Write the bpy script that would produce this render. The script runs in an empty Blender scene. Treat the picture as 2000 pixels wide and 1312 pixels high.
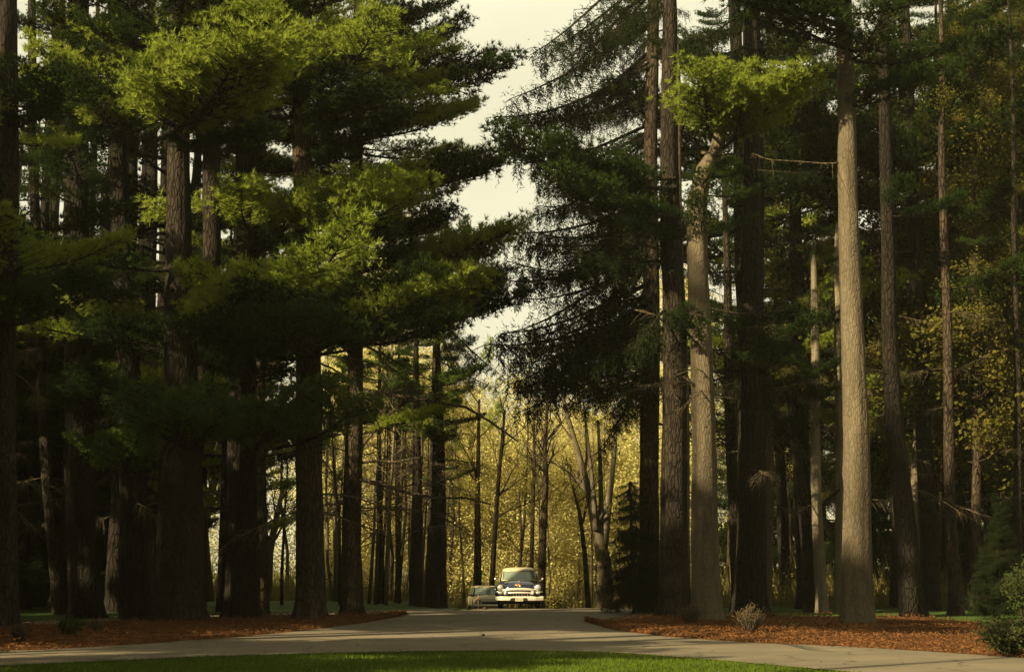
import bpy, math, random
import numpy as np
from mathutils import Vector, Matrix

# ------------------------------------------------------------------ camera, sky, sun, exposure
SC = bpy.context.scene
COL = SC.collection
F = 3000.0                      # focal length in photograph pixels (2000 wide)
EYE = 1.6
TH = math.atan(459.0 / F)       # the camera looks up a little
cam = bpy.data.cameras.new('camera'); cam.sensor_width = 36.0; cam.lens = F / 2000 * 36.0
cam.clip_start = 0.1; cam.clip_end = 3000
co = bpy.data.objects.new('camera', cam); COL.objects.link(co)
co.location = (0, 0, EYE); co.rotation_euler = (math.pi / 2 + TH, 0, 0)
SC.camera = co

SUN_H = Vector((-0.76, -0.65)).normalized()   # horizontal direction towards the sun
SUN_EL = math.radians(31)
SUN_STRENGTH = 5.0
SKY_STRENGTH = 0.05
EXPOSURE = 1.8

w = bpy.data.worlds.new('World'); SC.world = w; w.use_nodes = True
nt = w.node_tree; nt.nodes.clear()
sky = nt.nodes.new('ShaderNodeTexSky'); sky.sky_type = 'NISHITA'; sky.sun_disc = False
sky.sun_elevation = SUN_EL
sky.sun_rotation = math.atan2(SUN_H.x, SUN_H.y)
sky.air_density = 1.0; sky.dust_density = 3.0
mixn = nt.nodes.new('ShaderNodeMixRGB'); mixn.inputs[0].default_value = 0.88
mixn.inputs[2].default_value = (5.7, 5.2, 3.3, 1)       # pale cream veil of thin cloud
bg = nt.nodes.new('ShaderNodeBackground'); bg.inputs[1].default_value = SKY_STRENGTH
out = nt.nodes.new('ShaderNodeOutputWorld')
ctc = nt.nodes.new('ShaderNodeTexCoord'); cno = nt.nodes.new('ShaderNodeTexNoise'); cno.inputs['Scale'].default_value = 3.5; cno.inputs['Detail'].default_value = 5
crp = nt.nodes.new('ShaderNodeValToRGB'); crp.color_ramp.elements[0].color = (4.9, 4.5, 2.8, 1); crp.color_ramp.elements[1].color = (6.7, 6.2, 4.2, 1)
crp.color_ramp.elements[0].position = .3; crp.color_ramp.elements[1].position = .7
nt.links.new(ctc.outputs['Generated'], cno.inputs[0]); nt.links.new(cno.outputs[0], crp.inputs[0]); nt.links.new(crp.outputs[0], mixn.inputs[2])
nt.links.new(sky.outputs[0], mixn.inputs[1]); nt.links.new(mixn.outputs[0], bg.inputs[0])
nt.links.new(bg.outputs[0], out.inputs[0])

sl = bpy.data.lights.new('sun', 'SUN'); sl.energy = SUN_STRENGTH; sl.angle = math.radians(0.6)
sl.color = (1.0, 0.84, 0.50)
so = bpy.data.objects.new('sun', sl); COL.objects.link(so)
sd = Vector((SUN_H.x * math.cos(SUN_EL), SUN_H.y * math.cos(SUN_EL), math.sin(SUN_EL)))
so.rotation_euler = (-sd).to_track_quat('-Z', 'Y').to_euler(); so.location = (-30, -10, 40)

vs = SC.view_settings
vs.view_transform = 'Standard'; vs.look = 'None'; vs.exposure = EXPOSURE; vs.gamma = 1.0
vs.use_curve_mapping = False
cy = SC.cycles
cy.max_bounces = 5; cy.diffuse_bounces = 3; cy.glossy_bounces = 2; cy.transmission_bounces = 3
cy.transparent_max_bounces = 6; cy.volume_bounces = 1
cy.caustics_reflective = False; cy.caustics_refractive = False
cy.sample_clamp_indirect = 4.0
cy.use_denoising = True

# ------------------------------------------------------------------ pixel helpers
ct, st = math.cos(TH), math.sin(TH)
def ray(px, py):
    dx = (px - 1000) / F; dy = (656 - py) / F
    return Vector((dx, ct - dy * st, st + dy * ct))
def gp(px, py, z=0.0):
    d = ray(px, py); t = (z - EYE) / d.z
    return Vector((d.x * t, d.y * t, z))
def at(px, py, Y):
    d = ray(px, py); t = Y / d.y
    return Vector((d.x * t, Y, EYE + d.z * t))
def proj(p):
    x, y, z = p[0], p[1], p[2] - EYE
    f = y * ct + z * st; u = -y * st + z * ct
    return 1000 + F * x / f, 656 - F * u / f
def smooth(a, b, x):
    t = min(1, max(0, (x - a) / (b - a))); return t * t * (3 - 2 * t)
def ground_h(x, y):
    dip = smooth(66.5, 86, y) * smooth(-5.2, -2.6, x) * (1 - smooth(7, 12, x))
    return -0.68 * dip

# ------------------------------------------------------------------ materials
def mat(name):
    m = bpy.data.materials.new(name); m.use_nodes = True
    m.node_tree.nodes.clear(); return m, m.node_tree
def N(t, k, **kw):
    n = t.nodes.new(k)
    for a, b in kw.items(): setattr(n, a, b)
    return n
def ramp(t, fac, stops):
    r = N(t, 'ShaderNodeValToRGB'); e = r.color_ramp.elements
    while len(e) < len(stops): e.new(0.5)
    for k, (p, c) in enumerate(stops): e[k].position = p; e[k].color = (*c, 1)
    t.links.new(fac, r.inputs[0]); return r.outputs[0]
def noise(t, scale, detail=4, coord='Object', stretch=(1, 1, 1), rough=0.55):
    tc = N(t, 'ShaderNodeTexCoord'); mp = N(t, 'ShaderNodeMapping'); mp.inputs['Scale'].default_value = stretch
    t.links.new(tc.outputs[coord], mp.inputs[0])
    n = N(t, 'ShaderNodeTexNoise'); n.inputs['Scale'].default_value = scale; n.inputs['Detail'].default_value = detail
    n.inputs['Roughness'].default_value = rough
    t.links.new(mp.outputs[0], n.inputs[0]); return n.outputs[0]
def principled(t, rough=0.8, spec=0.3, metal=0.0):
    b = N(t, 'ShaderNodeBsdfPrincipled'); b.inputs['Roughness'].default_value = rough
    b.inputs['Specular IOR Level'].default_value = spec; b.inputs['Metallic'].default_value = metal
    o = N(t, 'ShaderNodeOutputMaterial'); t.links.new(b.outputs[0], o.inputs[0]); return b
def bump(t, fac, b, strength=0.5, dist=0.02):
    n = N(t, 'ShaderNodeBump'); n.inputs['Strength'].default_value = strength; n.inputs['Distance'].default_value = dist
    t.links.new(fac, n.inputs['Height']); t.links.new(n.outputs[0], b.inputs['Normal'])
def bark(name, dark, light, scale=7.0, plates=0.75):
    m, t = mat(name); b = principled(t, 0.92, 0.12)
    n = noise(t, scale, 6, stretch=(1, 1, 0.16), rough=0.65)
    n2 = noise(t, 0.8, 4, stretch=(1, 1, 0.5))
    tc = N(t, 'ShaderNodeTexCoord'); mp = N(t, 'ShaderNodeMapping'); mp.inputs['Scale'].default_value = (1, 1, 0.28)
    wv = N(t, 'ShaderNodeMixRGB', blend_type='ADD'); wv.inputs[0].default_value = 0.12
    nn = N(t, 'ShaderNodeTexNoise'); nn.inputs['Scale'].default_value = 3.0
    t.links.new(tc.outputs['Object'], mp.inputs[0]); t.links.new(mp.outputs[0], nn.inputs[0]); t.links.new(mp.outputs[0], wv.inputs[1]); t.links.new(nn.outputs[1], wv.inputs[2])
    vo = N(t, 'ShaderNodeTexVoronoi', feature='DISTANCE_TO_EDGE'); vo.inputs['Scale'].default_value = scale * (1.25 if plates > .5 else 2.6)
    t.links.new(wv.outputs[0], vo.inputs[0])
    plate = ramp(t, vo.outputs['Distance'], [(0.02, (0.22, 0.22, 0.22)), (0.16, (1, 1, 1))])
    mx = N(t, 'ShaderNodeMath', operation='MULTIPLY_ADD'); mx.inputs[1].default_value = 0.5
    ad = N(t, 'ShaderNodeMath', operation='MULTIPLY'); ad.inputs[1].default_value = 0.5
    t.links.new(n2, ad.inputs[0]); t.links.new(n, mx.inputs[0]); t.links.new(ad.outputs[0], mx.inputs[2])
    mid = tuple((a + c) / 2 for a, c in zip(dark, light))
    c = ramp(t, mx.outputs[0], [(0.34, dark), (0.5, mid), (0.64, light)])
    mu = N(t, 'ShaderNodeMixRGB', blend_type='MULTIPLY'); mu.inputs[0].default_value = plates
    t.links.new(c, mu.inputs[1]); t.links.new(plate, mu.inputs[2])
    t.links.new(mu.outputs[0], b.inputs['Base Color'])
    h = N(t, 'ShaderNodeMath', operation='MULTIPLY_ADD'); h.inputs[1].default_value = 0.4
    t.links.new(n, h.inputs[0]); t.links.new(plate, h.inputs[2]); bump(t, h.outputs[0], b, 1.0 if plates > .5 else .7, 0.05 if plates > .5 else .025); return m
def leaf(name, c1, c2, trans=0.3, scale=0.6):
    m, t = mat(name)
    oi = N(t, 'ShaderNodeObjectInfo')
    n = noise(t, scale, 3, coord='Object')
    mth = N(t, 'ShaderNodeMath', operation='MULTIPLY_ADD'); mth.inputs[1].default_value = 0.5
    ad = N(t, 'ShaderNodeMath', operation='MULTIPLY'); ad.inputs[1].default_value = 0.5
    t.links.new(n, ad.inputs[0]); t.links.new(oi.outputs['Random'], mth.inputs[0]); t.links.new(ad.outputs[0], mth.inputs[2])
    c = ramp(t, mth.outputs[0], [(0.2, c1), (0.8, c2)])
    d = N(t, 'ShaderNodeBsdfDiffuse'); tr = N(t, 'ShaderNodeBsdfTranslucent'); ms = N(t, 'ShaderNodeMixShader')
    ms.inputs[0].default_value = trans
    t.links.new(c, d.inputs[0]); t.links.new(c, tr.inputs[0]); t.links.new(d.outputs[0], ms.inputs[1]); t.links.new(tr.outputs[0], ms.inputs[2])
    o = N(t, 'ShaderNodeOutputMaterial'); t.links.new(ms.outputs[0], o.inputs[0]); return m
def plain(name, c, rough=0.5, spec=0.5, metal=0.0, var=0.06, scale=6.0):
    m, t = mat(name); b = principled(t, rough, spec, metal)
    n = noise(t, scale, 4)
    col = ramp(t, n, [(0.3, tuple(x * (1 - var) for x in c)), (0.7, tuple(min(1, x * (1 + var)) for x in c))])
    t.links.new(col, b.inputs['Base Color']); return m

M = {}
M['bark_dark'] = bark('bark_dark', (0.009216, 0.006912, 0.004608), (0.03168, 0.02304, 0.01498))  # dark bark; part of its depth is shade on the left trunks
M['bark_black_shaded'] = bark('bark_black_shaded', (0.00576, 0.00432, 0.00288), (0.01872, 0.01368, 0.00864))  # near-black bark with the shade on the trunks worked into the colour
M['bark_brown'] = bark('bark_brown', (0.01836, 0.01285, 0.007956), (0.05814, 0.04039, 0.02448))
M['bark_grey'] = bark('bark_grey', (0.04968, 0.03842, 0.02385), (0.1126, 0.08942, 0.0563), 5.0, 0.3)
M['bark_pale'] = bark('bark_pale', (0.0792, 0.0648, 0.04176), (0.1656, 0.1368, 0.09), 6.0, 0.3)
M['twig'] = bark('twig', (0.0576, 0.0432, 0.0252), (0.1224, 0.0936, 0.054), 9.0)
M['needle'] = leaf('needle', (0.16, 0.20, 0.025), (0.225, 0.26, 0.038), 0.5)  # pine needles brightened: sunlight on the lit boughs is in the colour
M['needle_mid'] = leaf('needle_mid', (0.045, 0.078, 0.014), (0.075, 0.11, 0.02), 0.4)  # same needles in a middle tone, half shade mixed into the colour
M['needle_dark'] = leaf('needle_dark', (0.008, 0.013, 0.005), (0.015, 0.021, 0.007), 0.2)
M['needle_shaded'] = leaf('needle_shaded', (0.013, 0.026, 0.007), (0.026, 0.040, 0.009), 0.3)  # same needles darkened: shade inside the crowns is in the colour
M['leaf_spring'] = leaf('leaf_spring', (0.225, 0.207, 0.0405), (0.324, 0.279, 0.063), 0.45, 0.15)
M['leaf_olive'] = leaf('leaf_olive', (0.0612, 0.0612, 0.0136), (0.1088, 0.09248, 0.01768), 0.4, 0.3)
M['leaf_wood'] = leaf('leaf_wood', (0.38, 0.35, 0.115), (0.56, 0.49, 0.19), 0.5, 0.06)  # pale spring leaf; the glow of hazy air is lightened into the colour
M['brush'] = leaf('brush', (0.085, 0.07225, 0.0238), (0.17, 0.1403, 0.0425), 0.3, 0.4)
M['shrub_green'] = leaf('shrub_green', (0.024, 0.0368, 0.0096), (0.048, 0.06, 0.016), 0.3, 2.0)
M['grass'] = leaf('grass', (0.038, 0.0627, 0.00665), (0.07125, 0.095, 0.0095), 0.3, 0.25)
M['litter'] = leaf('litter', (0.035, 0.014, 0.006), (0.17, 0.078, 0.028), 0.1, 2.2)

def lawn_mat():
    m, t = mat('lawn'); b = principled(t, 0.9, 0.1)
    n = noise(t, 0.35, 5); c = ramp(t, n, [(0.3, (0.02, 0.04, 0.006)), (0.7, (0.04, 0.066, 0.010))])
    t.links.new(c, b.inputs['Base Color']); n2 = noise(t, 25, 3); bump(t, n2, b, 0.6, 0.03); return m
def road_mat():
    m, t = mat('road'); b = principled(t, 0.85, 0.25)
    n = noise(t, 0.35, 6, rough=.65); g = noise(t, 40, 3)
    c = ramp(t, n, [(0.3, (0.075, 0.061, 0.040)), (0.5, (0.105, 0.085, 0.056)), (0.7, (0.14, 0.112, 0.074))])
    mx = N(t, 'ShaderNodeMixRGB', blend_type='MULTIPLY'); mx.inputs[0].default_value = 0.55
    c2 = ramp(t, g, [(0.3, (0.55, 0.55, 0.55)), (0.7, (1, 1, 1))])
    tc = N(t, 'ShaderNodeTexCoord'); vo = N(t, 'ShaderNodeTexVoronoi', feature='DISTANCE_TO_EDGE'); vo.inputs['Scale'].default_value = .45
    nn = N(t, 'ShaderNodeTexNoise'); nn.inputs['Scale'].default_value = 1.5; av = N(t, 'ShaderNodeMixRGB', blend_type='ADD'); av.inputs[0].default_value = .6
    t.links.new(tc.outputs['Object'], nn.inputs[0]); t.links.new(tc.outputs['Object'], av.inputs[1]); t.links.new(nn.outputs[1], av.inputs[2]); t.links.new(av.outputs[0], vo.inputs[0])
    cr = ramp(t, vo.outputs['Distance'], [(0.004, (0.45, 0.45, 0.45)), (0.018, (1, 1, 1))])
    m2 = N(t, 'ShaderNodeMixRGB', blend_type='MULTIPLY'); m2.inputs[0].default_value = 1
    t.links.new(c, mx.inputs[1]); t.links.new(c2, mx.inputs[2]); t.links.new(mx.outputs[0], m2.inputs[1]); t.links.new(cr, m2.inputs[2]); t.links.new(m2.outputs[0], b.inputs['Base Color'])
    bump(t, g, b, 0.4, 0.01); return m
def bed_mat():
    m, t = mat('needle_bed'); b = principled(t, 0.95, 0.05)
    n = noise(t, 1.2, 6, rough=0.7); c = ramp(t, n, [(0.3, (0.03, 0.012, 0.005)), (0.55, (0.065, 0.027, 0.010)), (0.75, (0.11, 0.055, 0.02))])
    t.links.new(c, b.inputs['Base Color']); n2 = noise(t, 18, 5); bump(t, n2, b, 1.0, 0.06); return m
M['lawn'] = lawn_mat(); M['road'] = road_mat(); M['bed'] = bed_mat()

# ------------------------------------------------------------------ mesh helpers
def link_mesh(name, V, Fc, mats, parent=None, mi=None, smoothf=None):
    me = bpy.data.meshes.new(name)
    me.from_pydata([tuple(v) for v in V], [], Fc)
    for mm in mats: me.materials.append(mm)
    if mi is not None: me.polygons.foreach_set('material_index', np.asarray(mi, dtype=np.int32))
    if smoothf is True: me.polygons.foreach_set('use_smooth', np.ones(len(me.polygons), dtype=bool))
    elif smoothf is not None and smoothf is not False: me.polygons.foreach_set('use_smooth', np.asarray(smoothf, dtype=bool))
    o = bpy.data.objects.new(name, me); COL.objects.link(o); o.parent = parent
    return o
def tri_mesh(name, wood, tris, mats):
    """wood = MB of tubes (slot 0), tris = (N,3,3) array of needles or leaves (slot 1)"""
    V = np.array(wood.V, dtype=np.float32).reshape(-1, 3) if wood and wood.V else np.zeros((0, 3), np.float32)
    nW = len(V); T = np.asarray(tris, dtype=np.float32).reshape(-1, 3)
    allv = np.concatenate([V, T]) if nW else T
    me = bpy.data.meshes.new(name)
    quads = wood.F if wood else []
    nl = sum(len(f) for f in quads) + len(T)
    loops = np.concatenate([np.array([i for f in quads for i in f], dtype=np.int32), np.arange(nW, nW + len(T), dtype=np.int32)])
    sizes = np.array([len(f) for f in quads] + [3] * (len(T) // 3), dtype=np.int32)
    starts = np.concatenate([[0], np.cumsum(sizes)[:-1]]).astype(np.int32)
    me.vertices.add(len(allv)); me.vertices.foreach_set('co', allv.ravel())
    me.loops.add(nl); me.loops.foreach_set('vertex_index', loops)
    me.polygons.add(len(sizes)); me.polygons.foreach_set('loop_start', starts)
    for mm in mats: me.materials.append(mm)
    mi = np.array([0] * len(quads) + [len(mats) - 1] * (len(T) // 3), dtype=np.int32)
    me.polygons.foreach_set('material_index', mi)
    sm = np.array([True] * len(quads) + [False] * (len(T) // 3)); me.polygons.foreach_set('use_smooth', sm)
    me.update(calc_edges=True); me.validate(); return me

class MB:
    def __init__(s): s.V = []; s.F = []; s.mi = []
    def tube(s, pts, rad, n=6, cap=True, mi=0):
        pts = [Vector(p) for p in pts]; base = len(s.V); k = len(pts)
        prev = None
        for i, p in enumerate(pts):
            t = (pts[min(i + 1, k - 1)] - pts[max(i - 1, 0)])
            t = t.normalized() if t.length > 1e-9 else Vector((0, 0, 1))
            if prev is None: prev = t.orthogonal().normalized()
            a = (prev - t * prev.dot(t)); a = a.normalized() if a.length > 1e-6 else t.orthogonal().normalized()
            prev = a; b = t.cross(a)
            for j in range(n):
                an = 2 * math.pi * j / n
                s.V.append(p + (a * math.cos(an) + b * math.sin(an)) * rad[i])
        for i in range(k - 1):
            for j in range(n):
                q = (base + i * n + j, base + i * n + (j + 1) % n, base + (i + 1) * n + (j + 1) % n, base + (i + 1) * n + j)
                s.F.append(q); s.mi.append(mi)
        if cap:
            s.F.append(tuple(base + j for j in reversed(range(n)))); s.F.append(tuple(base + (k - 1) * n + j for j in range(n))); s.mi += [mi, mi]
    def box(s, lo, hi, mi=0):
        b = len(s.V); (x0, y0, z0), (x1, y1, z1) = lo, hi
        s.V += [Vector(p) for p in ((x0, y0, z0), (x1, y0, z0), (x1, y1, z0), (x0, y1, z0), (x0, y0, z1), (x1, y0, z1), (x1, y1, z1), (x0, y1, z1))]
        for f in ((3, 2, 1, 0), (4, 5, 6, 7), (0, 1, 5, 4), (1, 2, 6, 5), (2, 3, 7, 6), (3, 0, 4, 7)):
            s.F.append(tuple(b + i for i in f)); s.mi.append(mi)
    def loft(s, rings, mi=0, caps=True):
        b = len(s.V); n = len(rings[0])
        for r in rings: s.V += [Vector(p) for p in r]
        for i in range(len(rings) - 1):
            for j in range(n):
                s.F.append((b + i * n + j, b + i * n + (j + 1) % n, b + (i + 1) * n + (j + 1) % n, b + (i + 1) * n + j)); s.mi.append(mi)
        if caps:
            s.F.append(tuple(b + j for j in reversed(range(n)))); s.F.append(tuple(b + (len(rings) - 1) * n + j for j in range(n))); s.mi += [mi, mi]
    def build(s, name, m, parent=None, smoothf=True):
        ms = m if isinstance(m, list) else [m]
        return link_mesh(name, s.V, s.F, ms, parent, s.mi, smoothf)
def needles(c, d, L, W, rng):
    c = np.asarray(c); d = np.asarray(d)
    d = d / (np.linalg.norm(d, axis=1, keepdims=True) + 1e-9)
    r = rng.normal(size=c.shape); s = np.cross(d, r); s /= (np.linalg.norm(s, axis=1, keepdims=True) + 1e-9)
    L = np.broadcast_to(L, (len(c),))[:, None]; W = np.broadcast_to(W, (len(c),))[:, None]
    return np.stack([c + s * W / 2, c - s * W / 2, c + d * L], axis=1)
def leaves(c, size, rng, up=0.0):
    c = np.asarray(c); n = len(c)
    a = rng.normal(size=(n, 3)); a /= np.linalg.norm(a, axis=1, keepdims=True)
    b = rng.normal(size=(n, 3)); b = np.cross(a, b); b /= np.linalg.norm(b, axis=1, keepdims=True)
    s = (size * rng.uniform(0.6, 1.3, n))[:, None]
    p0 = c - a * s * .5; p1 = c + b * s * .32; p2 = c + a * s * .5; p3 = c - b * s * .32
    return np.concatenate([np.stack([p0, p1, p2], 1), np.stack([p0, p2, p3], 1)])

def tag(o, label=None, cat=None, group=None, kind=None):
    if label: o['label'] = label
    if cat: o['category'] = cat
    if group: o['group'] = group
    if kind: o['kind'] = kind
    return o
def empty(name, loc):
    o = bpy.data.objects.new(name, None); o.empty_display_size = 0.3; COL.objects.link(o); o.location = loc; return o
def copy_tree(o, parent=None):
    c = o.copy(); COL.objects.link(c); c.parent = parent
    for ch in o.children: copy_tree(ch, c)
    return c

# ------------------------------------------------------------------ ground, road, beds
def curve_fn(pix):
    """x -> y on the ground, from pixels along an edge"""
    P = sorted(((p.x, p.y) for p in (gp(a, b) for a, b in pix)))
    xs = [p[0] for p in P]; ys = [p[1] for p in P]
    def f(x):
        if x <= xs[0]: return ys[0] + (x - xs[0]) * (ys[1] - ys[0]) / (xs[1] - xs[0])
        if x >= xs[-1]: return ys[-1] + (x - xs[-1]) * (ys[-1] - ys[-2]) / (xs[-1] - xs[-2])
        return float(np.interp(x, xs, ys))
    return f
near_edge = curve_fn([(0, 1301), (200, 1292), (400, 1283), (600, 1277), (800, 1273), (1000, 1271), (1200, 1275), (1400, 1290), (1600, 1308)])
def near_y(x):
    return max(16.0, near_edge(max(-22, min(x, 12))))
leftbed_near = curve_fn([(0, 1275), (150, 1268), (300, 1258), (450, 1247), (600, 1232), (700, 1219), (780, 1205)])
leftbed_far = curve_fn([(20, 1221), (215, 1213), (410, 1206), (530, 1201), (640, 1200), (780, 1199)])
right_edge = [(2000, 1287), (1800, 1272), (1600, 1262), (1450, 1256), (1300, 1244), (1200, 1232), (1142, 1214)]

def make_ground():
    xs = list(np.linspace(-400, -30, 12)) + list(np.arange(-28, 28.1, 1.0)) + list(np.linspace(30, 400, 12))
    ys = list(np.linspace(-300, 14, 8)) + list(np.arange(16, 100.1, 1.0)) + list(np.linspace(110, 900, 16))
    V = [(x, y, ground_h(x, y)) for y in ys for x in xs]; n = len(xs)
    Fc = [(j * n + i, j * n + i + 1, (j + 1) * n + i + 1, (j + 1) * n + i) for j in range(len(ys) - 1) for i in range(n - 1)]
    tag(link_mesh('lawn', V, Fc, [M['lawn']], None, None, True), kind='structure')
make_ground()

def road_strip():
    # every column runs from the lawn edge to the far side of the drive
    backroad_far = curve_fn([(20, 1216), (215, 1209), (410, 1202), (550, 1197), (750, 1191.5), (860, 1188.5), (930, 1188)])
    V = []; Fc = []; n = 40
    xs = list(np.arange(-45, 30.01, 0.5))
    for x in xs:
        y0 = near_y(x)
        if x < -1.6: y1 = backroad_far(max(x, -24))
        elif x < 6.0: y1 = 92.0
        else: y1 = y0 + 12.0
        if x >= -2.6 and x < -1.5: y1 = max(y1, 92 - (-1.5 - x) * 22)
        for k in range(n + 1):
            y = y0 + (y1 - y0) * k / n
            V.append((x, y, ground_h(x, y) + 0.02))
    for i in range(len(xs) - 1):
        for k in range(n):
            a = i * (n + 1) + k; Fc.append((a, a + n + 1, a + n + 2, a + 1))
    tag(link_mesh('road', V, Fc, [M['road']], None, None, True), kind='structure')
road_strip()

def bed(name, xs, yn, yf, h, seed):
    rng = np.random.default_rng(seed); V = []; Fc = []; n = 16
    for i, x in enumerate(xs):
        a, b = yn(x), yf(x); j1, j2 = rng.uniform(-.12, .12), rng.uniform(-.15, .15)
        for k in range(n + 1):
            t = k / n; y = a + j1 * (1 - t) + (b + j2 - a) * t
            z = 0.012 + h * min(1, 5 * t, 5 * (1 - t)) * (0.75 + 0.25 * math.sin(x * 1.3 + y * .9)) + rng.uniform(0, .02) * (0 < k < n)
            V.append((x, y, z))
    for i in range(len(xs) - 1):
        for k in range(n):
            a = i * (n + 1) + k; Fc.append((a, a + n + 1, a + n + 2, a + 1))
    return tag(link_mesh(name, V, Fc, [M['bed']], None, None, True), kind='structure')
tipx = gp(790, 1203).x
lx = list(np.linspace(-42, tipx - 0.05, 120))
def lf(x): return max(leftbed_far(max(x, -24)), leftbed_near(x) + 0.05)
bed('needle_bed', lx, leftbed_near, lf, 0.10, 3)
rb_near = curve_fn(right_edge)
rtip = gp(1142, 1214).x
rx = list(rtip + (42 - rtip) * np.linspace(0, 1, 120) ** 1.5)
def rn(x): return max(rb_near(min(x, 14)), 18)
def rf(x): return rn(x) + 0.1 + min(1, (x - rtip) / 2.2) ** 0.6 * (gp(1400, 1203).y - rn(x) if x < 14 else 18)
bed('needle_bed', rx, rn, rf, 0.12, 4)

def scatter_litter():
    rng = np.random.default_rng(8); C = []
    for x0, x1, yn, yf, n in ((-26, tipx, leftbed_near, lf, 26000), (rtip, 22, rn, rf, 36000)):
        xs = rng.uniform(x0, x1, n)
        for x in xs:
            a, b = yn(x), yf(x); u = rng.beta(0.8, 1.3)
            C.append((x, a - 0.25 + (b - a) * u, 0.03 + 0.10 * min(1, 5 * u) + rng.uniform(0, .04)))
    for k in range(800):                       # stray needles blown over the road
        x = rng.uniform(-14, 14); y = rng.uniform(27, 62)
        if y > near_y(x): C.append((x, y, .03))
    C = np.array(C); n = len(C)
    d = rng.normal(size=(n, 3)); d[:, 2] = np.abs(d[:, 2]) * .35
    wd_ = rng.uniform(.015, .06, n); wd_[n - 800:] *= .35
    T = needles(C, d, rng.uniform(.03, .11, n), wd_ * .7, rng)
    o = bpy.data.objects.new('fallen_needles', tri_mesh('fallen_needles', None, T, [M['litter']])); COL.objects.link(o)
    tag(o, 'rust brown fallen pine needles and dry leaves over both beds', 'leaf litter', kind='stuff')
scatter_litter()

def scatter_grass():
    rng = np.random.default_rng(9); n = 150000
    x = rng.uniform(-14, 13, n); y = rng.uniform(19, 33, n)
    ny = np.array([near_y(a) for a in np.linspace(-14, 13, 200)]); lim = np.interp(x, np.linspace(-14, 13, 200), ny)
    k = y < lim + 0.04 * rng.normal(size=n); x, y = x[k], y[k]; n = len(x)
    C = np.stack([x, y, np.zeros(n)], 1); d = np.stack([rng.normal(0, .45, n), rng.normal(0, .45, n), np.ones(n)], 1)
    T = needles(C, d, rng.uniform(.035, .085, n), rng.uniform(.008, .02, n), rng)
    o = bpy.data.objects.new('grass', tri_mesh('grass', None, T, [M['grass']])); COL.objects.link(o)
    tag(o, 'short mown green grass in the foreground', 'grass', kind='stuff')
scatter_grass()

# ------------------------------------------------------------------ foliage prototypes (meshes only)
def tubes_for(path, r0, r1, wood, n=4):
    k = len(path); wood.tube(path, [r0 + (r1 - r0) * i / (k - 1) for i in range(k)], n, cap=False)

def pine_bough_mesh(seed, m='needle', tuft_per=15, per=13):
    rng = np.random.default_rng(seed); wood = MB(); C = []; D = []
    L = 4.0
    def axis(t): return np.array([L * t, 0.25 * math.sin(3 * t + seed), -0.25 * math.sin(math.pi * t) + 0.45 * t * t])
    tubes_for([axis(t) for t in np.linspace(0, 1, 7)], 0.055, 0.012, wood, 5)
    for t in np.linspace(.22, 1.0, 15):
        for sgn in (-1, 1):
            if rng.random() < .08: continue
            a = axis(t); ang = math.radians(rng.uniform(38, 72)) * sgn
            ln = (1.35 * (1 - 0.6 * abs(t - .45) / .55)) * rng.uniform(.6, 1.15)
            d = np.array([math.cos(ang), math.sin(ang), rng.uniform(.0, .3)])
            P = [a + d * ln * u + np.array([0, 0, .12 * u * u]) for u in (0, .5, 1)]
            tubes_for(P, .018, .006, wood, 3)
            nt_ = int(tuft_per * rng.uniform(.8, 1.2))
            for u in rng.uniform(.25, 1.08, nt_):
                c = a + d * ln * u + rng.normal(0, .13, 3) * np.array([1, 1, .6]) + np.array([0, 0, .06 + .10 * rng.random()])
                d0 = d * .7 + np.array([0, 0, .75])
                C.append(np.repeat(c[None], per, 0)); D.append(d0[None] * .75 + rng.normal(0, .62, (per, 3)))
    for k in range(26):
        c = axis(rng.uniform(.8, 1.05)) + rng.normal(0, .12, 3)
        C.append(np.repeat(c[None], per, 0)); D.append(np.array([[.6, 0, .6]]) + rng.normal(0, .6, (per, 3)))
    C = np.concatenate(C); D = np.concatenate(D); n = len(C)
    T = needles(C, D, rng.uniform(.11, .20, n), .026, rng)
    return tri_mesh('bough', wood, T, [M['bark_dark'], M[m]])

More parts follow.
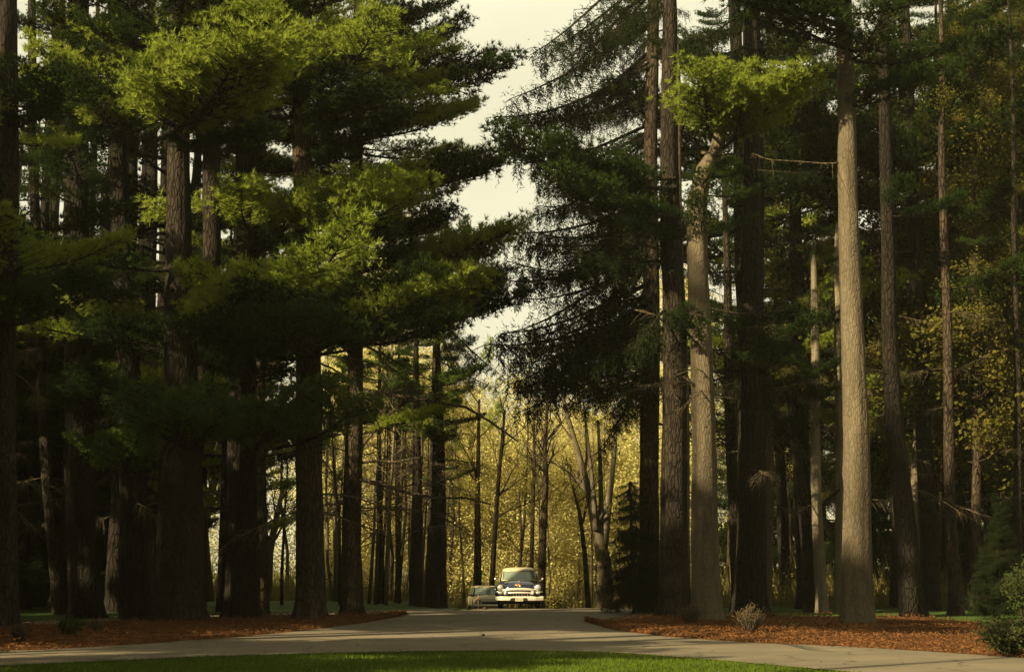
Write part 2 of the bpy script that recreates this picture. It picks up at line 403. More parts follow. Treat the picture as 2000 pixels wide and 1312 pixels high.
def spruce_bough_mesh(seed, m='needle_dark'):
    rng = np.random.default_rng(seed); wood = MB(); C = []; D = []
    L = 4.0; dr = rng.uniform(.5, 1.5); up = rng.uniform(.3, 1.0)
    def axis(t): return np.array([L * t, .3 * math.sin(2.5 * t + seed), -dr * t ** 1.2 + up * t ** 3])
    tubes_for([axis(t) for t in np.linspace(0, 1, 8)], 0.06, 0.012, wood, 5)
    for t in np.linspace(.12, 1.0, 26):
        if rng.random() < .16: continue
        vig = rng.uniform(.25, 1.25)
        for sgn in (-1, 0, 1):
            if rng.random() < .2: continue
            a = axis(t); off = sgn * rng.uniform(.1, 1.15) * (1 - .5 * t)
            b = a + np.array([abs(off) * rng.uniform(.2, .9), off, rng.uniform(-.45, .12) * abs(off)])
            if sgn: tubes_for([a, b], .014, .006, wood, 3)
            for q in range(2 if sgn else 1):
                s0 = a + (b - a) * rng.uniform(.25, 1.0); ln = rng.gamma(2.2, .24) * vig * (1.1 - .4 * t) + .1
                sway = rng.normal(0, .28, 2); k = int(12 + 20 * min(1, ln))
                us = rng.uniform(0, 1, k)
                P = s0[None] + np.stack([sway[0] * us * ln, sway[1] * us * ln, -ln * us], 1) + rng.normal(0, .03, (k, 3))
                C.append(P); D.append(np.stack([rng.normal(0, .6, k), rng.normal(0, .6, k), -np.ones(k) * .6], 1))
        us = rng.normal(0, .12, (16, 3)); C.append(axis(t)[None] + us); D.append(rng.normal(0, .6, (16, 3)) + np.array([[.3, 0, .3]]))
    C = np.concatenate(C); D = np.concatenate(D); n = len(C)
    T = needles(C, D, rng.uniform(.08, .2, n), .026, rng)
    return tri_mesh('bough', wood, T, [M['bark_dark'], M[m]])

def leafy_bough_mesh(seed, m='leaf_olive', n=420, size=.16):
    rng = np.random.default_rng(seed); wood = MB(); C = []
    L = 3.4
    for k in range(9):
        t = rng.uniform(.2, .9); a = np.array([L * t * .9, 0, .5 * t]); d = rng.normal(0, 1, 3); d[2] = abs(d[2]) * .7; d[0] = abs(d[0])
        d /= np.linalg.norm(d); ln = rng.uniform(.6, 1.4)
        tubes_for([a, a + d * ln * .5, a + d * ln + np.array([0, 0, .1])], .018, .005, wood, 3)
        us = rng.uniform(.2, 1.1, n // 9)
        C.append(a[None] + d[None] * ln * us[:, None] + rng.normal(0, .24, (n // 9, 3)))
    tubes_for([(0, 0, 0), (L * .4, .1, .2), (L, 0, .6)], .045, .01, wood, 4)
    T = leaves(np.concatenate(C), size, rng)
    return tri_mesh('bough', wood, T, [M['bark_brown'], M[m]])

def dead_limb_mesh(seed, twigs=16, droop=-.5):
    rng = np.random.default_rng(seed); wood = MB(); L = 3.0
    def axis(t): return np.array([L * t, .18 * math.sin(4 * t + seed), droop * t * t + .12 * t])
    tubes_for([axis(t) for t in np.linspace(0, 1, 8)], .035, .008, wood, 4)
    for k in range(twigs):
        t = rng.uniform(.2, .98); a = axis(t); s = rng.choice([-1, 1])
        d = np.array([.8, s * rng.uniform(.3, 1), rng.uniform(-.7, .25)]); ln = rng.uniform(.3, 1.1) * (1.1 - .5 * t)
        b = a + d * ln * .5; c = b + (d + np.array([0, 0, -.5])) * ln * .5
        tubes_for([a, b, c], .012, .004, wood, 3)
        for q in range(2):
            e = a + (b - a) * rng.uniform(.4, 1); tubes_for([e, e + rng.normal(0, .2, 3) + np.array([.15, 0, -.2])], .006, .003, wood, 3)
    me = bpy.data.meshes.new('limb'); me.from_pydata([tuple(v) for v in wood.V], [], wood.F)
    me.materials.append(M['twig']); return me

PINE_SUNLIT = [pine_bough_mesh(s) for s in (1, 2, 3, 4, 5)]
PINE_SHADED = [pine_bough_mesh(s, 'needle_shaded') for s in (6, 7, 8)]
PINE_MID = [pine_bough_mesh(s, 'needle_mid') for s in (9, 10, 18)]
PINE_CHECKED = list(PINE_SUNLIT)
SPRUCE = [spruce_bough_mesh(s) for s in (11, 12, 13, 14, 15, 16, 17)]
LEAFY = [leafy_bough_mesh(s) for s in (21, 22, 23)]
SPRING = [leafy_bough_mesh(s, 'leaf_spring', 300, .17) for s in (31, 32, 33)]
LIMB = [dead_limb_mesh(s) for s in (41, 42, 43, 44)]

# places where the photograph shows open sky or the open drive: keep boughs out
GAPS = [[(884, -60), (1014, -60), (1004, 60), (984, 108), (932, 122), (908, 80)],
        [(920, 262), (1000, 258), (1046, 275), (1000, 298), (925, 300)],
        [(952, 392), (1004, 395), (998, 428), (956, 424)],
        [(1062, 560), (1106, 550), (1095, 600), (1050, 640)],
        [(985, 830), (1150, 860), (1235, 900), (1190, 1000), (1200, 1190), (880, 1190), (930, 950)],
        [(232, 260), (322, 250), (326, 375), (236, 375)], [(300, 470), (340, 470), (340, 640), (296, 640)],
        [(1795, 5), (1835, -30), (1830, 45), (1795, 50)]]
# where the photograph shows sun reaching in: boughs leave these paths towards the sun open
LIT = []
def lit(px, py, Y, r): LIT.append((at(px, py, Y), r))
for x, y in ((330, 140), (400, 120), (470, 150), (430, 130)): lit(x, y, 44.5, 1.3)
for x, y in ((480, 370), (560, 370), (640, 380), (720, 380), (790, 385)): lit(x, y, 45.5, 1.2)
for x, y in ((560, 60), (640, 50), (720, 70), (690, 140)): lit(x, y, 46, 1.3)
for x, y in ((650, 590), (740, 575), (830, 585), (920, 600)): lit(x, y, 52, 1.2)
for x, y in ((1350, 220), (1420, 175), (1490, 150), (1560, 130)): lit(x, y, 44.5, 1.4)
for y in (520, 600, 700, 800, 900): lit(1668, y, 44.2, .9)
for y in (690, 790): lit(1368, y, 46.2, .5)
for x in (990, 1040): lit(x, 1150, 65, 1.2)
LIT.append((Vector((.3, 66.5, 1.7)), 1.2))
for x, y in ((280, 330), (285, 290), (310, 520), (310, 600)): lit(x, y, 71, 2.2)
for x, y in ((1900, 520), (1955, 860), (1930, 60), (1850, 820)): lit(x, y, 61, 1.8)
for x, y in ((1560, 700), (1575, 660)): lit(x, y, 64, 1.8)
for x, y in ((1180, 1120), (1182, 1050), (1196, 930), (1150, 950), (1060, 1000), (1064, 900), (960, 1165)): lit(x, y, 85, 1.0)
for x, y in ((1000, 1100), (1100, 1100), (1200, 1100), (1000, 950), (1100, 950), (1200, 980), (1050, 850), (1150, 850)): lit(x, y, 105, 2.0)
for x in (1250, 1300, 1350, 1420): LIT.append((gp(x, 1243), .6))
for x in (1660, 1760, 1850, 1940): LIT.append((gp(x, 1262), .8))
for x in (1450, 1550, 1650, 1750, 1850): LIT.append((gp(x, 1303), .8))
for x in (560, 700, 840, 980): LIT.append((gp(x, 1241), .35))
LITBOX = [(-7.5, 14, 88, 120, 0, 13, .5), (-4, 12, 80, 88, 0, 9, .3), (-1.2, 1.8, 63.5, 66.5, .3, 1.9, .6), (-3.5, -.5, 83, 86, -.3, 1.2, .6),
          (-7.5, 2.0, 37.6, 38.5, 0, .05, .3), (1.5, 7, 31.5, 33.2, 0, .05, .4), (3.5, 13, 24.5, 28, 0, .05, .5), (6, 13, 30.5, 34, 0, .1, .5), (3.2, 7.5, 36.5, 38.2, 0, .1, .4),
          (-12, -8, 29.5, 31.5, 0, .05, .3), (2, 9, 21, 25, 0, .05, .5)]
def shades_box(p, own):
    for x0, x1, y0, y1, z0, z1, m in LITBOX:
        m = m * own
        for u in (0, .25, .5, .75, 1):
            t = (p.z - (z0 + (z1 - z0) * u)) / sd.z
            if t < 1.5: continue
            x = p.x - sd.x * t; y = p.y - sd.y * t
            if x0 - m < x < x1 + m and y0 - m < y < y1 + m: return True
    return False
def shades_lit(p, own=.9, near=1.2):
    if near < 5 and shades_box(p, own): return True
    for q, r in LIT:
        v = p - q; t = v.dot(sd)
        if t > near and (v - sd * t).length_squared < (r + own) ** 2: return True
    return False
def in_poly(x, y, P):
    c = False; j = len(P) - 1
    for i in range(len(P)):
        if (P[i][1] > y) != (P[j][1] > y) and x < (P[j][0] - P[i][0]) * (y - P[i][1]) / (P[j][1] - P[i][1]) + P[i][0]: c = not c
        j = i
    return c
def blocked(a, b, side=1.0):
    ax = (b - a); s = Vector((-ax.y, ax.x, 0)); s = s.normalized() * side if s.length > 1e-6 else Vector((0, 0, 0))
    for t in (.35, .6, .85, 1.05):
        for k in (-.7, 0, .7):
            p = a + ax * t + s * k * (1.3 - abs(t - .5))
            if p.y < 2: continue
            x, y = proj(p + Vector((0, 0, .1)))
            if any(in_poly(x, y, G) for G in GAPS): return True
    return False

def place(name, mesh, root, a, b, wide=1.0, thick=1.0, base_len=4.0, roll=0.0):
    """a part reaching from a to b (world), mesh axis +X"""
    o = bpy.data.objects.new(name, mesh); COL.objects.link(o); o.parent = root
    d = b - a; L = d.length
    q = d.to_track_quat('X', 'Z')
    s = L / base_len
    o.matrix_local = Matrix.Translation(a - root.location) @ q.to_matrix().to_4x4() @ Matrix.Rotation(roll, 4, 'X') @ Matrix.Diagonal((s, s * wide, s * thick, 1))
    return o

# ------------------------------------------------------------------ trunks
def trunk_mesh(path, rad, seed, flare=0.55, nseg=28, wob=.05):
    flare *= .45; wob *= 1.3
    """path: world-relative points base..top, rad: radii; ridged bark and root flare"""
    rng = np.random.default_rng(seed); pts = np.array(path); n = max(14, int((pts[-1][2]) / .55))
    zs = np.concatenate([np.array([-.25, 0, .12, .28, .5, .8]), np.linspace(1.2, pts[-1][2], n)])
    X = np.interp(zs, pts[:, 2], pts[:, 0]); Y = np.interp(zs, pts[:, 2], pts[:, 1]); R = np.interp(zs, pts[:, 2], rad)
    X += np.array([.04 * math.sin(z * .5 + seed) for z in zs]) * np.minimum(1, np.maximum(zs, 0)); 
    V = []; Fc = []
    ph = rng.uniform(0, 6.28, 6); k1 = rng.integers(4, 7)
    for i, z in enumerate(zs):
        for j in range(nseg):
            a = 2 * math.pi * j / nseg
            r = R[i] * (1 + wob * math.sin(7 * a + ph[0] + z * .15) * .5 + wob * .7 * math.sin(11 * a + ph[1] - z * .3) + rng.normal(0, wob * .35))
            if z < 1.6:
                fl = flare * math.exp(-max(z, 0) / .30); r *= 1 + fl * (.6 + .9 * math.sin(k1 * a + ph[2]) + .6 * math.sin(3 * a + ph[3]))
            V.append((X[i] + r * math.cos(a), Y[i] + r * math.sin(a), z))
    for i in range(len(zs) - 1):
        for j in range(nseg):
            Fc.append((i * nseg + j, i * nseg + (j + 1) % nseg, (i + 1) * nseg + (j + 1) % nseg, (i + 1) * nseg + j))
    Fc.append(tuple((len(zs) - 1) * nseg + j for j in range(nseg)))
    return V, Fc

class Tree:
    pass
def make_trunk(name, pix, basepy, label, cat, H, barkm, group=None, seed=1, flare=.55, dY=0.0, extra=None):
    """pix: [(px, py, width px)] from the foot upwards; all in one depth, found from the foot on the ground"""
    g = gp(pix[0][0], basepy); Y = g.y + dY
    base = at(pix[0][0], basepy, Y); base.z = ground_h(base.x, Y)
    t = Tree(); t.root = empty(name, base); tag(t.root, label, cat, group)
    P = []; R = []
    for (x, y, wpx) in pix:
        p = at(x, y, Y) - base; P.append((p.x, 0.0, max(p.z, 0))); R.append(wpx / 2 * Y / F)
    P[0] = (0, 0, 0)
    # carry on above the frame
    (x1, _, z1), (x0, _, z0) = P[-1], P[-2]
    if H > z1:
        sl_ = (x1 - x0) / max(z1 - z0, .1)
        P.append((x1 + sl_ * (H - z1) * .5, 0, H)); R.append(max(.05, R[-1] * .25))
    V, Fc = trunk_mesh(P, R, seed, flare)
    link_mesh('trunk', V, Fc, [M[barkm]], t.root, None, True)
    t.P = np.array(P); t.R = np.array(R); t.base = base; t.Y = Y; t.H = P[-1][2]; t.extra = []
    return t
def trunk_at(t, z):
    return t.base + Vector((float(np.interp(z, t.P[:, 2], t.P[:, 0])), 0, z))
def trunk_r(t, z): return float(np.interp(z, t.P[:, 2], t.R))

def crown(t, meshes, hb, n, Lmax, seed, droop=(-.1, .2), wide=(.8, 1.2), az=None, keep=lambda a, b: True, thick=1.0, free=False):
    rng = random.Random(seed); made = 0; tries = 0; top = t.H
    while made < n and tries < n * 5:
        tries += 1
        u = rng.random() ** 1.15
        if made % 9 == 8: u = rng.uniform(.86, .99)
        h = hb + (top - hb) * u
        a = rng.uniform(0, 2 * math.pi) if az is None else rng.uniform(*az)
        L = Lmax * (1 - u) ** .6 * rng.uniform(.6, 1.1)
        if L < .9: L = .9
        e = rng.uniform(*droop)
        p0 = trunk_at(t, h); p1 = p0 + Vector((math.cos(a) * math.cos(e), math.sin(a) * math.cos(e), math.sin(e))) * L
        if p1.z < 1.0 or blocked(p0, p1, L * .3) or not keep(p0, p1): continue
        if not free and any(shades_lit(p0.lerp(p1, q)) for q in (.4, .75, 1.0)): continue
        place('bough', rng.choice(meshes), t.root, p0, p1, rng.uniform(*wide), thick, 4.0, rng.uniform(-.15, .15)); made += 1
def pad(t, x0, y0, x1, y1, n, meshes, seed, dy=(-2.5, -.3), wide=(.8, 1.15), free=False):
    """boughs of tree t whose tips fill a patch seen in the photograph; they spring from its trunk"""
    rng = random.Random(seed)
    for k in range(n):
        px = x0 + (x1 - x0) * (k + rng.uniform(.2, .8)) / n; py = rng.uniform(y0 + (y1 - y0) * .25, y1 - (y1 - y0) * .25)
        Yd = t.Y + rng.uniform(*dy); tip = at(px, py, Yd)
        if any(in_poly(px, py, G) for G in GAPS): continue
        if not free and (shades_lit(tip, .9) if meshes is not PINE_SUNLIT else shades_lit(tip, .2, 7)): continue
        h = min(tip.z - t.base.z + (rng.uniform(-.3, 2.6) if meshes is SPRUCE else -rng.uniform(.0, .5)), t.H - .5); p0 = trunk_at(t, max(h, 1.0))
        place('bough', rng.choice(meshes), t.root, p0, tip, rng.uniform(*wide), 1.0, 4.0, rng.uniform(-.1, .1))
def limbs(t, h0, h1, n, Lmin, Lmax, seed, az=None, droop=(-.35, .15)):
    rng = random.Random(seed)
    for k in range(n):
        h = rng.uniform(h0, h1); a = rng.uniform(0, 2 * math.pi) if az is None else rng.uniform(*az); L = rng.uniform(Lmin, Lmax); e = rng.uniform(*droop)
        p0 = trunk_at(t, h); p1 = p0 + Vector((math.cos(a) * math.cos(e), math.sin(a) * math.cos(e), math.sin(e))) * L
        place('limb', rng.choice(LIMB), t.root, p0, p1, 1, 1, 3.0, rng.uniform(-.5, .5))
def limb_px(t, pix, w0, w1, mat_='twig', dys=None, twigs=0, seed=0):
    """one bare limb traced from the photograph, at the depth of its tree"""
    rng = np.random.default_rng(seed); mb = MB(); k = len(pix)
    P = [at(x, y, t.Y + (dys[i] if dys else -.6 * i / k)) - t.base for i, (x, y) in enumerate(pix)]
    rad = [(w0 + (w1 - w0) * i / (k - 1)) / 2 * t.Y / F for i in range(k)]
    mb.tube(P, rad, 6, cap=True)
    for q in range(twigs):
        i = rng.integers(0, k - 1); u = rng.random(); a = P[i] + (P[i + 1] - P[i]) * u
        d = (P[i + 1] - P[i]).normalized() * rng.uniform(.2, .7) + Vector((rng.normal(0, .4), rng.normal(0, .5), rng.uniform(-.7, .5)))
        ln = rng.uniform(.3, 1.1); b = a + d * ln * .5; c = b + (d + Vector((0, 0, -.25))) * ln * .5
        mb.tube([a, b, c], [.014, .01, .004], 3, cap=False)
    return mb.build('limb', M[mat_], t.root)

R0, R1 = -math.pi / 2, math.pi / 2
# ---- left row of pines
T = {}
T['edge'] = make_trunk('pine_tree', [(4, 1232, 58), (8, 900, 44), (14, 450, 38), (17, 0, 34)], 1232, 'dark straight pine trunk cut by the left edge of the photo', 'tree', 30, 'bark_dark', seed=1)
T['thin'] = make_trunk('pine_tree', [(118, 1196, 30), (100, 1000, 24), (78, 700, 20), (66, 300, 18), (60, 0, 15)], 1199, 'slim dark pine leaning left between the edge trunk and a thick one', 'tree', 30, 'bark_dark', seed=2)
T['twin'] = make_trunk('pine_tree', [(172, 1204, 66), (160, 1050, 56), (150, 600, 52), (152, 0, 40)], 1206, 'thick black pine trunk with a green shrub at its foot', 'tree', 31, 'bark_black_shaded', seed=3)
T['gold'] = make_trunk('pine_tree', [(268, 1208, 64), (262, 1000, 52), (244, 600, 40), (228, 200, 32), (222, 0, 26)], 1210, 'dark pine trunk left of the golden gap in the foliage', 'tree', 31, 'bark_black_shaded', seed=4)
T['rail'] = make_trunk('pine_tree', [(292, 1190, 34), (292, 700, 26), (296, 300, 20), (298, 0, 16)], 1192, 'narrow black pine trunk standing in front of the golden foliage gap', 'tree', 23, 'bark_black_shaded', seed=5)
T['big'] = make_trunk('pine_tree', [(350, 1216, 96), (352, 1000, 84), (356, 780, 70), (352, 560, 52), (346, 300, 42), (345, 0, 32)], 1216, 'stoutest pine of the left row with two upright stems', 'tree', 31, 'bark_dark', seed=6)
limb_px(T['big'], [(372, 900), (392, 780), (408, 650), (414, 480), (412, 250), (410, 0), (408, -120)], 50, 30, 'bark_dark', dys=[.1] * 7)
T['five'] = make_trunk('pine_tree', [(470, 1210, 68), (472, 1000, 58), (476, 700, 52), (480, 300, 44), (482, 0, 36)], 1211, 'dark pine trunk with a reddish trunk pressed against its right side', 'tree', 31, 'bark_black_shaded', seed=7)
T['five_b'] = make_trunk('pine_tree', [(508, 1204, 34), (508, 900, 26), (506, 500, 22), (505, 0, 18)], 1205, 'reddish narrow pine trunk tight behind a thicker dark one', 'tree', 24, 'bark_brown', seed=8)
T['six'] = make_trunk('pine_tree', [(607, 1212, 60), (607, 1000, 52), (600, 700, 46), (592, 300, 38), (588, 0, 32)], 1213, 'brown pine trunk with wide flared roots, second from the drive on the left', 'tree', 31, 'bark_brown', seed=9, flare=.75)
T['seven'] = make_trunk('pine_tree', [(688, 1200, 40), (688, 1000, 36), (692, 700, 29), (696, 400, 25), (700, 0, 20)], 1201, 'brown pine trunk beside the drive, nearest the cars on the left', 'tree', 31, 'bark_brown', seed=10, flare=.85)

far_right = lambda a, b: b.x < -1.4
for k, (nm, hb, n, L) in enumerate([('edge', 8, 34, 4.4), ('thin', 7, 36, 4.4), ('twin', 8, 48, 5), ('gold', 9.5, 44, 4.8), ('rail', 13, 26, 4), ('big', 9, 56, 5.6), ('five', 8, 56, 5.6), ('five_b', 10, 30, 4.6), ('six', 9, 60, 5.8), ('seven', 10.5, 60, 5.8)]):
    crown(T[nm], PINE_SUNLIT if k in (5, 6, 8, 9) else PINE_SHADED + PINE_SUNLIT[:2], hb, n, L, 100 + k)
    limbs(T[nm], 3.0, hb + 4, 7, 1.2, 3.0, 200 + k)
for k, (nm, hb, n, L) in enumerate([('edge', 8, 12, 3.6), ('thin', 6, 22, 4), ('twin', 7, 30, 4.6), ('gold', 9, 26, 4.4), ('big', 9, 40, 5), ('five', 7.5, 40, 5), ('six', 8.5, 40, 5), ('seven', 10.5, 34, 5)]):
    crown(T[nm], PINE_SHADED, hb, n, L, 150 + k, az=(-math.pi * .95, -math.pi * .05), wide=(1.0, 1.5))
# the patches of foliage the photograph shows best
pad(T['big'], 285, 95, 530, 185, 9, PINE_SUNLIT, 1, (-6, -3.2), free=True)
pad(T['five'], 455, 335, 640, 420, 4, PINE_SUNLIT, 2, (-4.5, -2.0))
pad(T['six'], 600, 340, 830, 430, 5, PINE_SUNLIT, 3, (-4.5, -1.8))
pad(T['six'], 520, 20, 780, 130, 5, PINE_SUNLIT, 4, (-4.5, -1.5))
pad(T['seven'], 620, 545, 960, 620, 9, PINE_SUNLIT, 5, (-5.5, -2.5), free=True)
pad(T['seven'], 760, 120, 1000, 200, 5, PINE_SUNLIT, 6, (-3, 1))
pad(T['seven'], 740, 0, 915, 105, 5, PINE_SHADED, 7, (-2, 2))
pad(T['seven'], 780, 280, 940, 470, 6, PINE_SUNLIT, 8, (-2, 2))
pad(T['big'], 265, 765, 480, 860, 5, PINE_MID, 9, (-5, -3))
pad(T['five'], 440, 775, 710, 880, 6, PINE_MID, 10, (-5, -3))
pad(T['gold'], 110, 850, 340, 895, 4, PINE_MID, 11, (-4, -2))
pad(T['five'], 425, 630, 565, 680, 3, PINE_MID, 12, (-4, -2))
pad(T['five'], 420, 540, 570, 580, 3, PINE_MID, 13, (-3.5, -2))
pad(T['twin'], 190, 0, 340, 110, 4, PINE_SHADED, 14, (-4, -1))
pad(T['big'], 340, 200, 560, 300, 4, PINE_SHADED, 15, (-3, 0))
pad(T['seven'], 680, 800, 900, 850, 4, PINE_CHECKED, 16, (1, 5))
pad(T['seven'], 800, 930, 960, 1000, 2, PINE_CHECKED, 17, (2, 6))
pad(T['twin'], 20, 180, 215, 420, 7, PINE_SHADED, 90, (-4, 1), (1, 1.5), free=True)
pad(T['thin'], 10, 420, 240, 700, 7, PINE_SHADED, 91, (-3, 2), (1, 1.5), free=True)
pad(T['big'], 345, 215, 560, 340, 7, PINE_SHADED, 92, (-2.5, 1), (1, 1.5), free=True)
pad(T['five'], 400, 420, 640, 560, 7, PINE_SHADED, 93, (-2.5, 1), (1, 1.5), free=True)
pad(T['six'], 560, 430, 830, 550, 7, PINE_SHADED, 94, (-2.5, 1), (1, 1.5), free=True)
pad(T['six'], 560, 140, 800, 320, 8, PINE_SHADED, 95, (-2.5, 1), (1, 1.5), free=True)
pad(T['edge'], 0, 60, 200, 300, 5, PINE_SHADED, 96, (-2, 2), (1, 1.5), free=True)
pad(T['seven'], 800, 110, 1010, 200, 6, PINE_SHADED, 111, (-2, 2), free=True)
pad(T['seven'], 830, 200, 950, 262, 3, PINE_SUNLIT, 112, (-2, 2), free=True)
pad(T['seven'], 850, 305, 1000, 385, 5, PINE_SHADED, 113, (-2, 2), free=True)
pad(T['seven'], 860, 430, 1020, 530, 6, PINE_SUNLIT, 114, (-2, 2), free=True)
pad(T['seven'], 850, 540, 1030, 650, 6, PINE_SHADED, 115, (-2, 2), free=True)
# bare limbs traced from the photograph
limb_px(T['seven'], [(690, 932), (740, 945), (790, 960), (850, 972), (910, 972), (960, 985)], 9, 3, twigs=16, seed=1)
limb_px(T['seven'], [(692, 905), (730, 900), (770, 902), (820, 893)], 7, 3, twigs=14, seed=2)
limb_px(T['seven'], [(690, 760), (760, 770), (830, 780), (910, 795), (960, 825), (1012, 862)], 10, 3, twigs=16, seed=3)
limb_px(T['six'], [(604, 640), (640, 650), (680, 690), (700, 740)], 5, 2, twigs=10, seed=4)
limb_px(T['six'], [(604, 700), (650, 720), (690, 745), (710, 800)], 5, 2, twigs=10, seed=5)
limb_px(T['six'], [(604, 740), (660, 752), (720, 790), (750, 850)], 5, 2, twigs=10, seed=6)
limb_px(T['seven'], [(694, 890), (740, 830), (780, 790), (800, 750)], 6, 2, twigs=12, seed=7)
limb_px(T['seven'], [(694, 820), (730, 790), (770, 830), (800, 880)], 6, 2, twigs=12, seed=8)
limb_px(T['seven'], [(690, 1000), (664, 930), (650, 960), (640, 1000)], 4, 2, twigs=12, seed=9)

# ---- right row
T['r1'] = make_trunk('spruce_tree', [(1268, 1196, 52), (1270, 1060, 38), (1270, 700, 34), (1272, 300, 28), (1274, 0, 22)], 1197, 'spruce trunk nearest the drive on the right with drooping dark boughs', 'tree', 31, 'bark_brown', seed=21, flare=.8)
T['r2'] = make_trunk('spruce_tree', [(1318, 1206, 60), (1318, 1000, 52), (1316, 700, 44), (1310, 380, 38), (1306, 0, 28)], 1207, 'reddish brown trunk with flared ridged roots right of the drive', 'tree', 31, 'bark_dark', seed=22, flare=.7)
T['r2b'] = make_trunk('pine_tree', [(1338, 1202, 26), (1334, 900, 24), (1328, 600, 24), (1322, 380, 22), (1318, 100, 16)], 1203, 'slim tan pine trunk squeezed between two thick trunks right of the drive', 'tree', 22, 'bark_grey', seed=23)
T['r3'] = make_trunk('pine_tree', [(1382, 1217, 58), (1374, 1000, 50), (1370, 700, 43), (1362, 400, 38), (1376, 330, 34), (1400, 290, 26), (1420, 200, 20)], 1218, 'smooth grey pine trunk bending right high up, behind the pale dry shrub', 'tree', 0.1, 'bark_grey', seed=24, flare=.45)
T['r4'] = make_trunk('pine_tree', [(1464, 1201, 66), (1466, 1000, 54), (1468, 700, 48), (1470, 300, 40), (1470, 0, 32)], 1202, 'thick very dark pine trunk behind the twiggy shrub', 'tree', 31, 'bark_black_shaded', seed=25)
T['r4b'] = make_trunk('pine_tree', [(1440, 1194, 24), (1432, 950, 22), (1424, 700, 18), (1418, 500, 14)], 1195, 'thin dark pine trunk left of a thick dark one', 'tree', 20, 'bark_dark', seed=26)
T['r5'] = make_trunk('bare_tree', [(1494, 1192, 22), (1500, 1050, 19), (1506, 900, 15), (1506, 810, 12)], 1193, 'thin pale leaning trunk just right of the thick dark pine', 'tree', 10, 'bark_grey', seed=27, flare=.2)
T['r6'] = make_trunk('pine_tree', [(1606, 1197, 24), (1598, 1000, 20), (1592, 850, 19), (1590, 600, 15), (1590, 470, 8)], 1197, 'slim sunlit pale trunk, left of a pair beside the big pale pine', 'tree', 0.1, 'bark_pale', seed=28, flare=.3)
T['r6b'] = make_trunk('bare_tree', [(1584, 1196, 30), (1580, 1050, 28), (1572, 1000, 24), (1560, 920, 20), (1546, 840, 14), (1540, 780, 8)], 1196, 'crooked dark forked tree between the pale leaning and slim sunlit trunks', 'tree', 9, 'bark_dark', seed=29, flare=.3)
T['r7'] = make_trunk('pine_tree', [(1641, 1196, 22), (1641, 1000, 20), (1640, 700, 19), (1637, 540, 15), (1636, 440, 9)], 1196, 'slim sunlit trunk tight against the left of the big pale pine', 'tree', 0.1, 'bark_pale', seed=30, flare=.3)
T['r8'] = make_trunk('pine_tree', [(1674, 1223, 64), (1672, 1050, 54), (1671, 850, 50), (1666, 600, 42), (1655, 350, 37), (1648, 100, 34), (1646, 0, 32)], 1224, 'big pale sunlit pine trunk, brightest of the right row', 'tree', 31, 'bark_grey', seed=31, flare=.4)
T['r9'] = make_trunk('pine_tree', [(1782, 1202, 46), (1770, 1050, 40), (1750, 850, 34), (1738, 650, 30), (1730, 400, 26), (1728, 0, 20)], 1203, 'black pine trunk leaning left, right of the big pale pine', 'tree', 31, 'bark_black_shaded', seed=32)
T['r10'] = make_trunk('bare_tree', [(1790, 1196, 20), (1786, 1000, 19), (1794, 850, 17), (1806, 700, 14), (1815, 550, 9)], 1189, 'thin reddish tan trunk leaning right behind the black leaning pine', 'tree', 15, 'bark_grey', seed=33, flare=.2)
T['r11'] = make_trunk('pine_tree', [(1868, 1200, 28), (1858, 1000, 22), (1850, 700, 18), (1843, 400, 15), (1838, 100, 10)], 1201, 'slender dark trunk midway between the black leaning pine and dark cedar', 'tree', 27, 'bark_brown', seed=34)
T['r12'] = make_trunk('pine_tree', [(1990, 1196, 18), (1988, 900, 15), (1984, 600, 13), (1980, 300, 9)], 1197, 'thin dark straight trunk near the right edge, rising behind the dark cedar', 'tree', 27, 'bark_dark', seed=35)

crown(T['r1'], SPRUCE, 6.5, 34, 5.0, 301, droop=(-.25, .05), wide=(.7, 1.1))
crown(T['r2'], SPRUCE, 9, 34, 5.0, 302, droop=(-.25, .05), wide=(.7, 1.1))
crown(T['r4'], SPRUCE + PINE_SHADED, 8, 34, 4.6, 303, droop=(-.2, .1))
crown(T['r3'], PINE_SHADED, 12, 8, 2.6, 304)
crown(T['r8'], PINE_SHADED, 15, 14, 4.5, 305)
crown(T['r8'], PINE_SHADED, 16.5, 22, 6.5, 335, az=(-2.95, -1.95), wide=(1, 1.5))  # boughs reaching sunward, added to shade the upper trunk
crown(T['r9'], PINE_SHADED + SPRUCE[:2], 9.5, 26, 4.2, 306)
crown(T['r4b'], PINE_SHADED, 10, 10, 2.5, 307)
crown(T['r2b'], PINE_SHADED, 13, 8, 2.5, 308)
crown(T['r6'], PINE_SHADED + LEAFY, 7, 20, 2.2, 309); crown(T['r7'], PINE_SHADED, 7.5, 14, 2.6, 310)
crown(T['r11'], PINE_SHADED + LEAFY, 7, 36, 3.4, 311); crown(T['r12'], PINE_SHADED + LEAFY, 7, 32, 3.2, 312)
crown(T['r10'], LEAFY, 7, 10, 2.5, 313); crown(T['r5'], LEAFY, 5.5, 3, 1.5, 314)
for k, nm in enumerate(['r1', 'r2', 'r3', 'r4', 'r6', 'r7', 'r9', 'r11', 'r12', 'r10']):
    limbs(T[nm], 4.0, 12, 7, 1.0, 2.6, 400 + k)
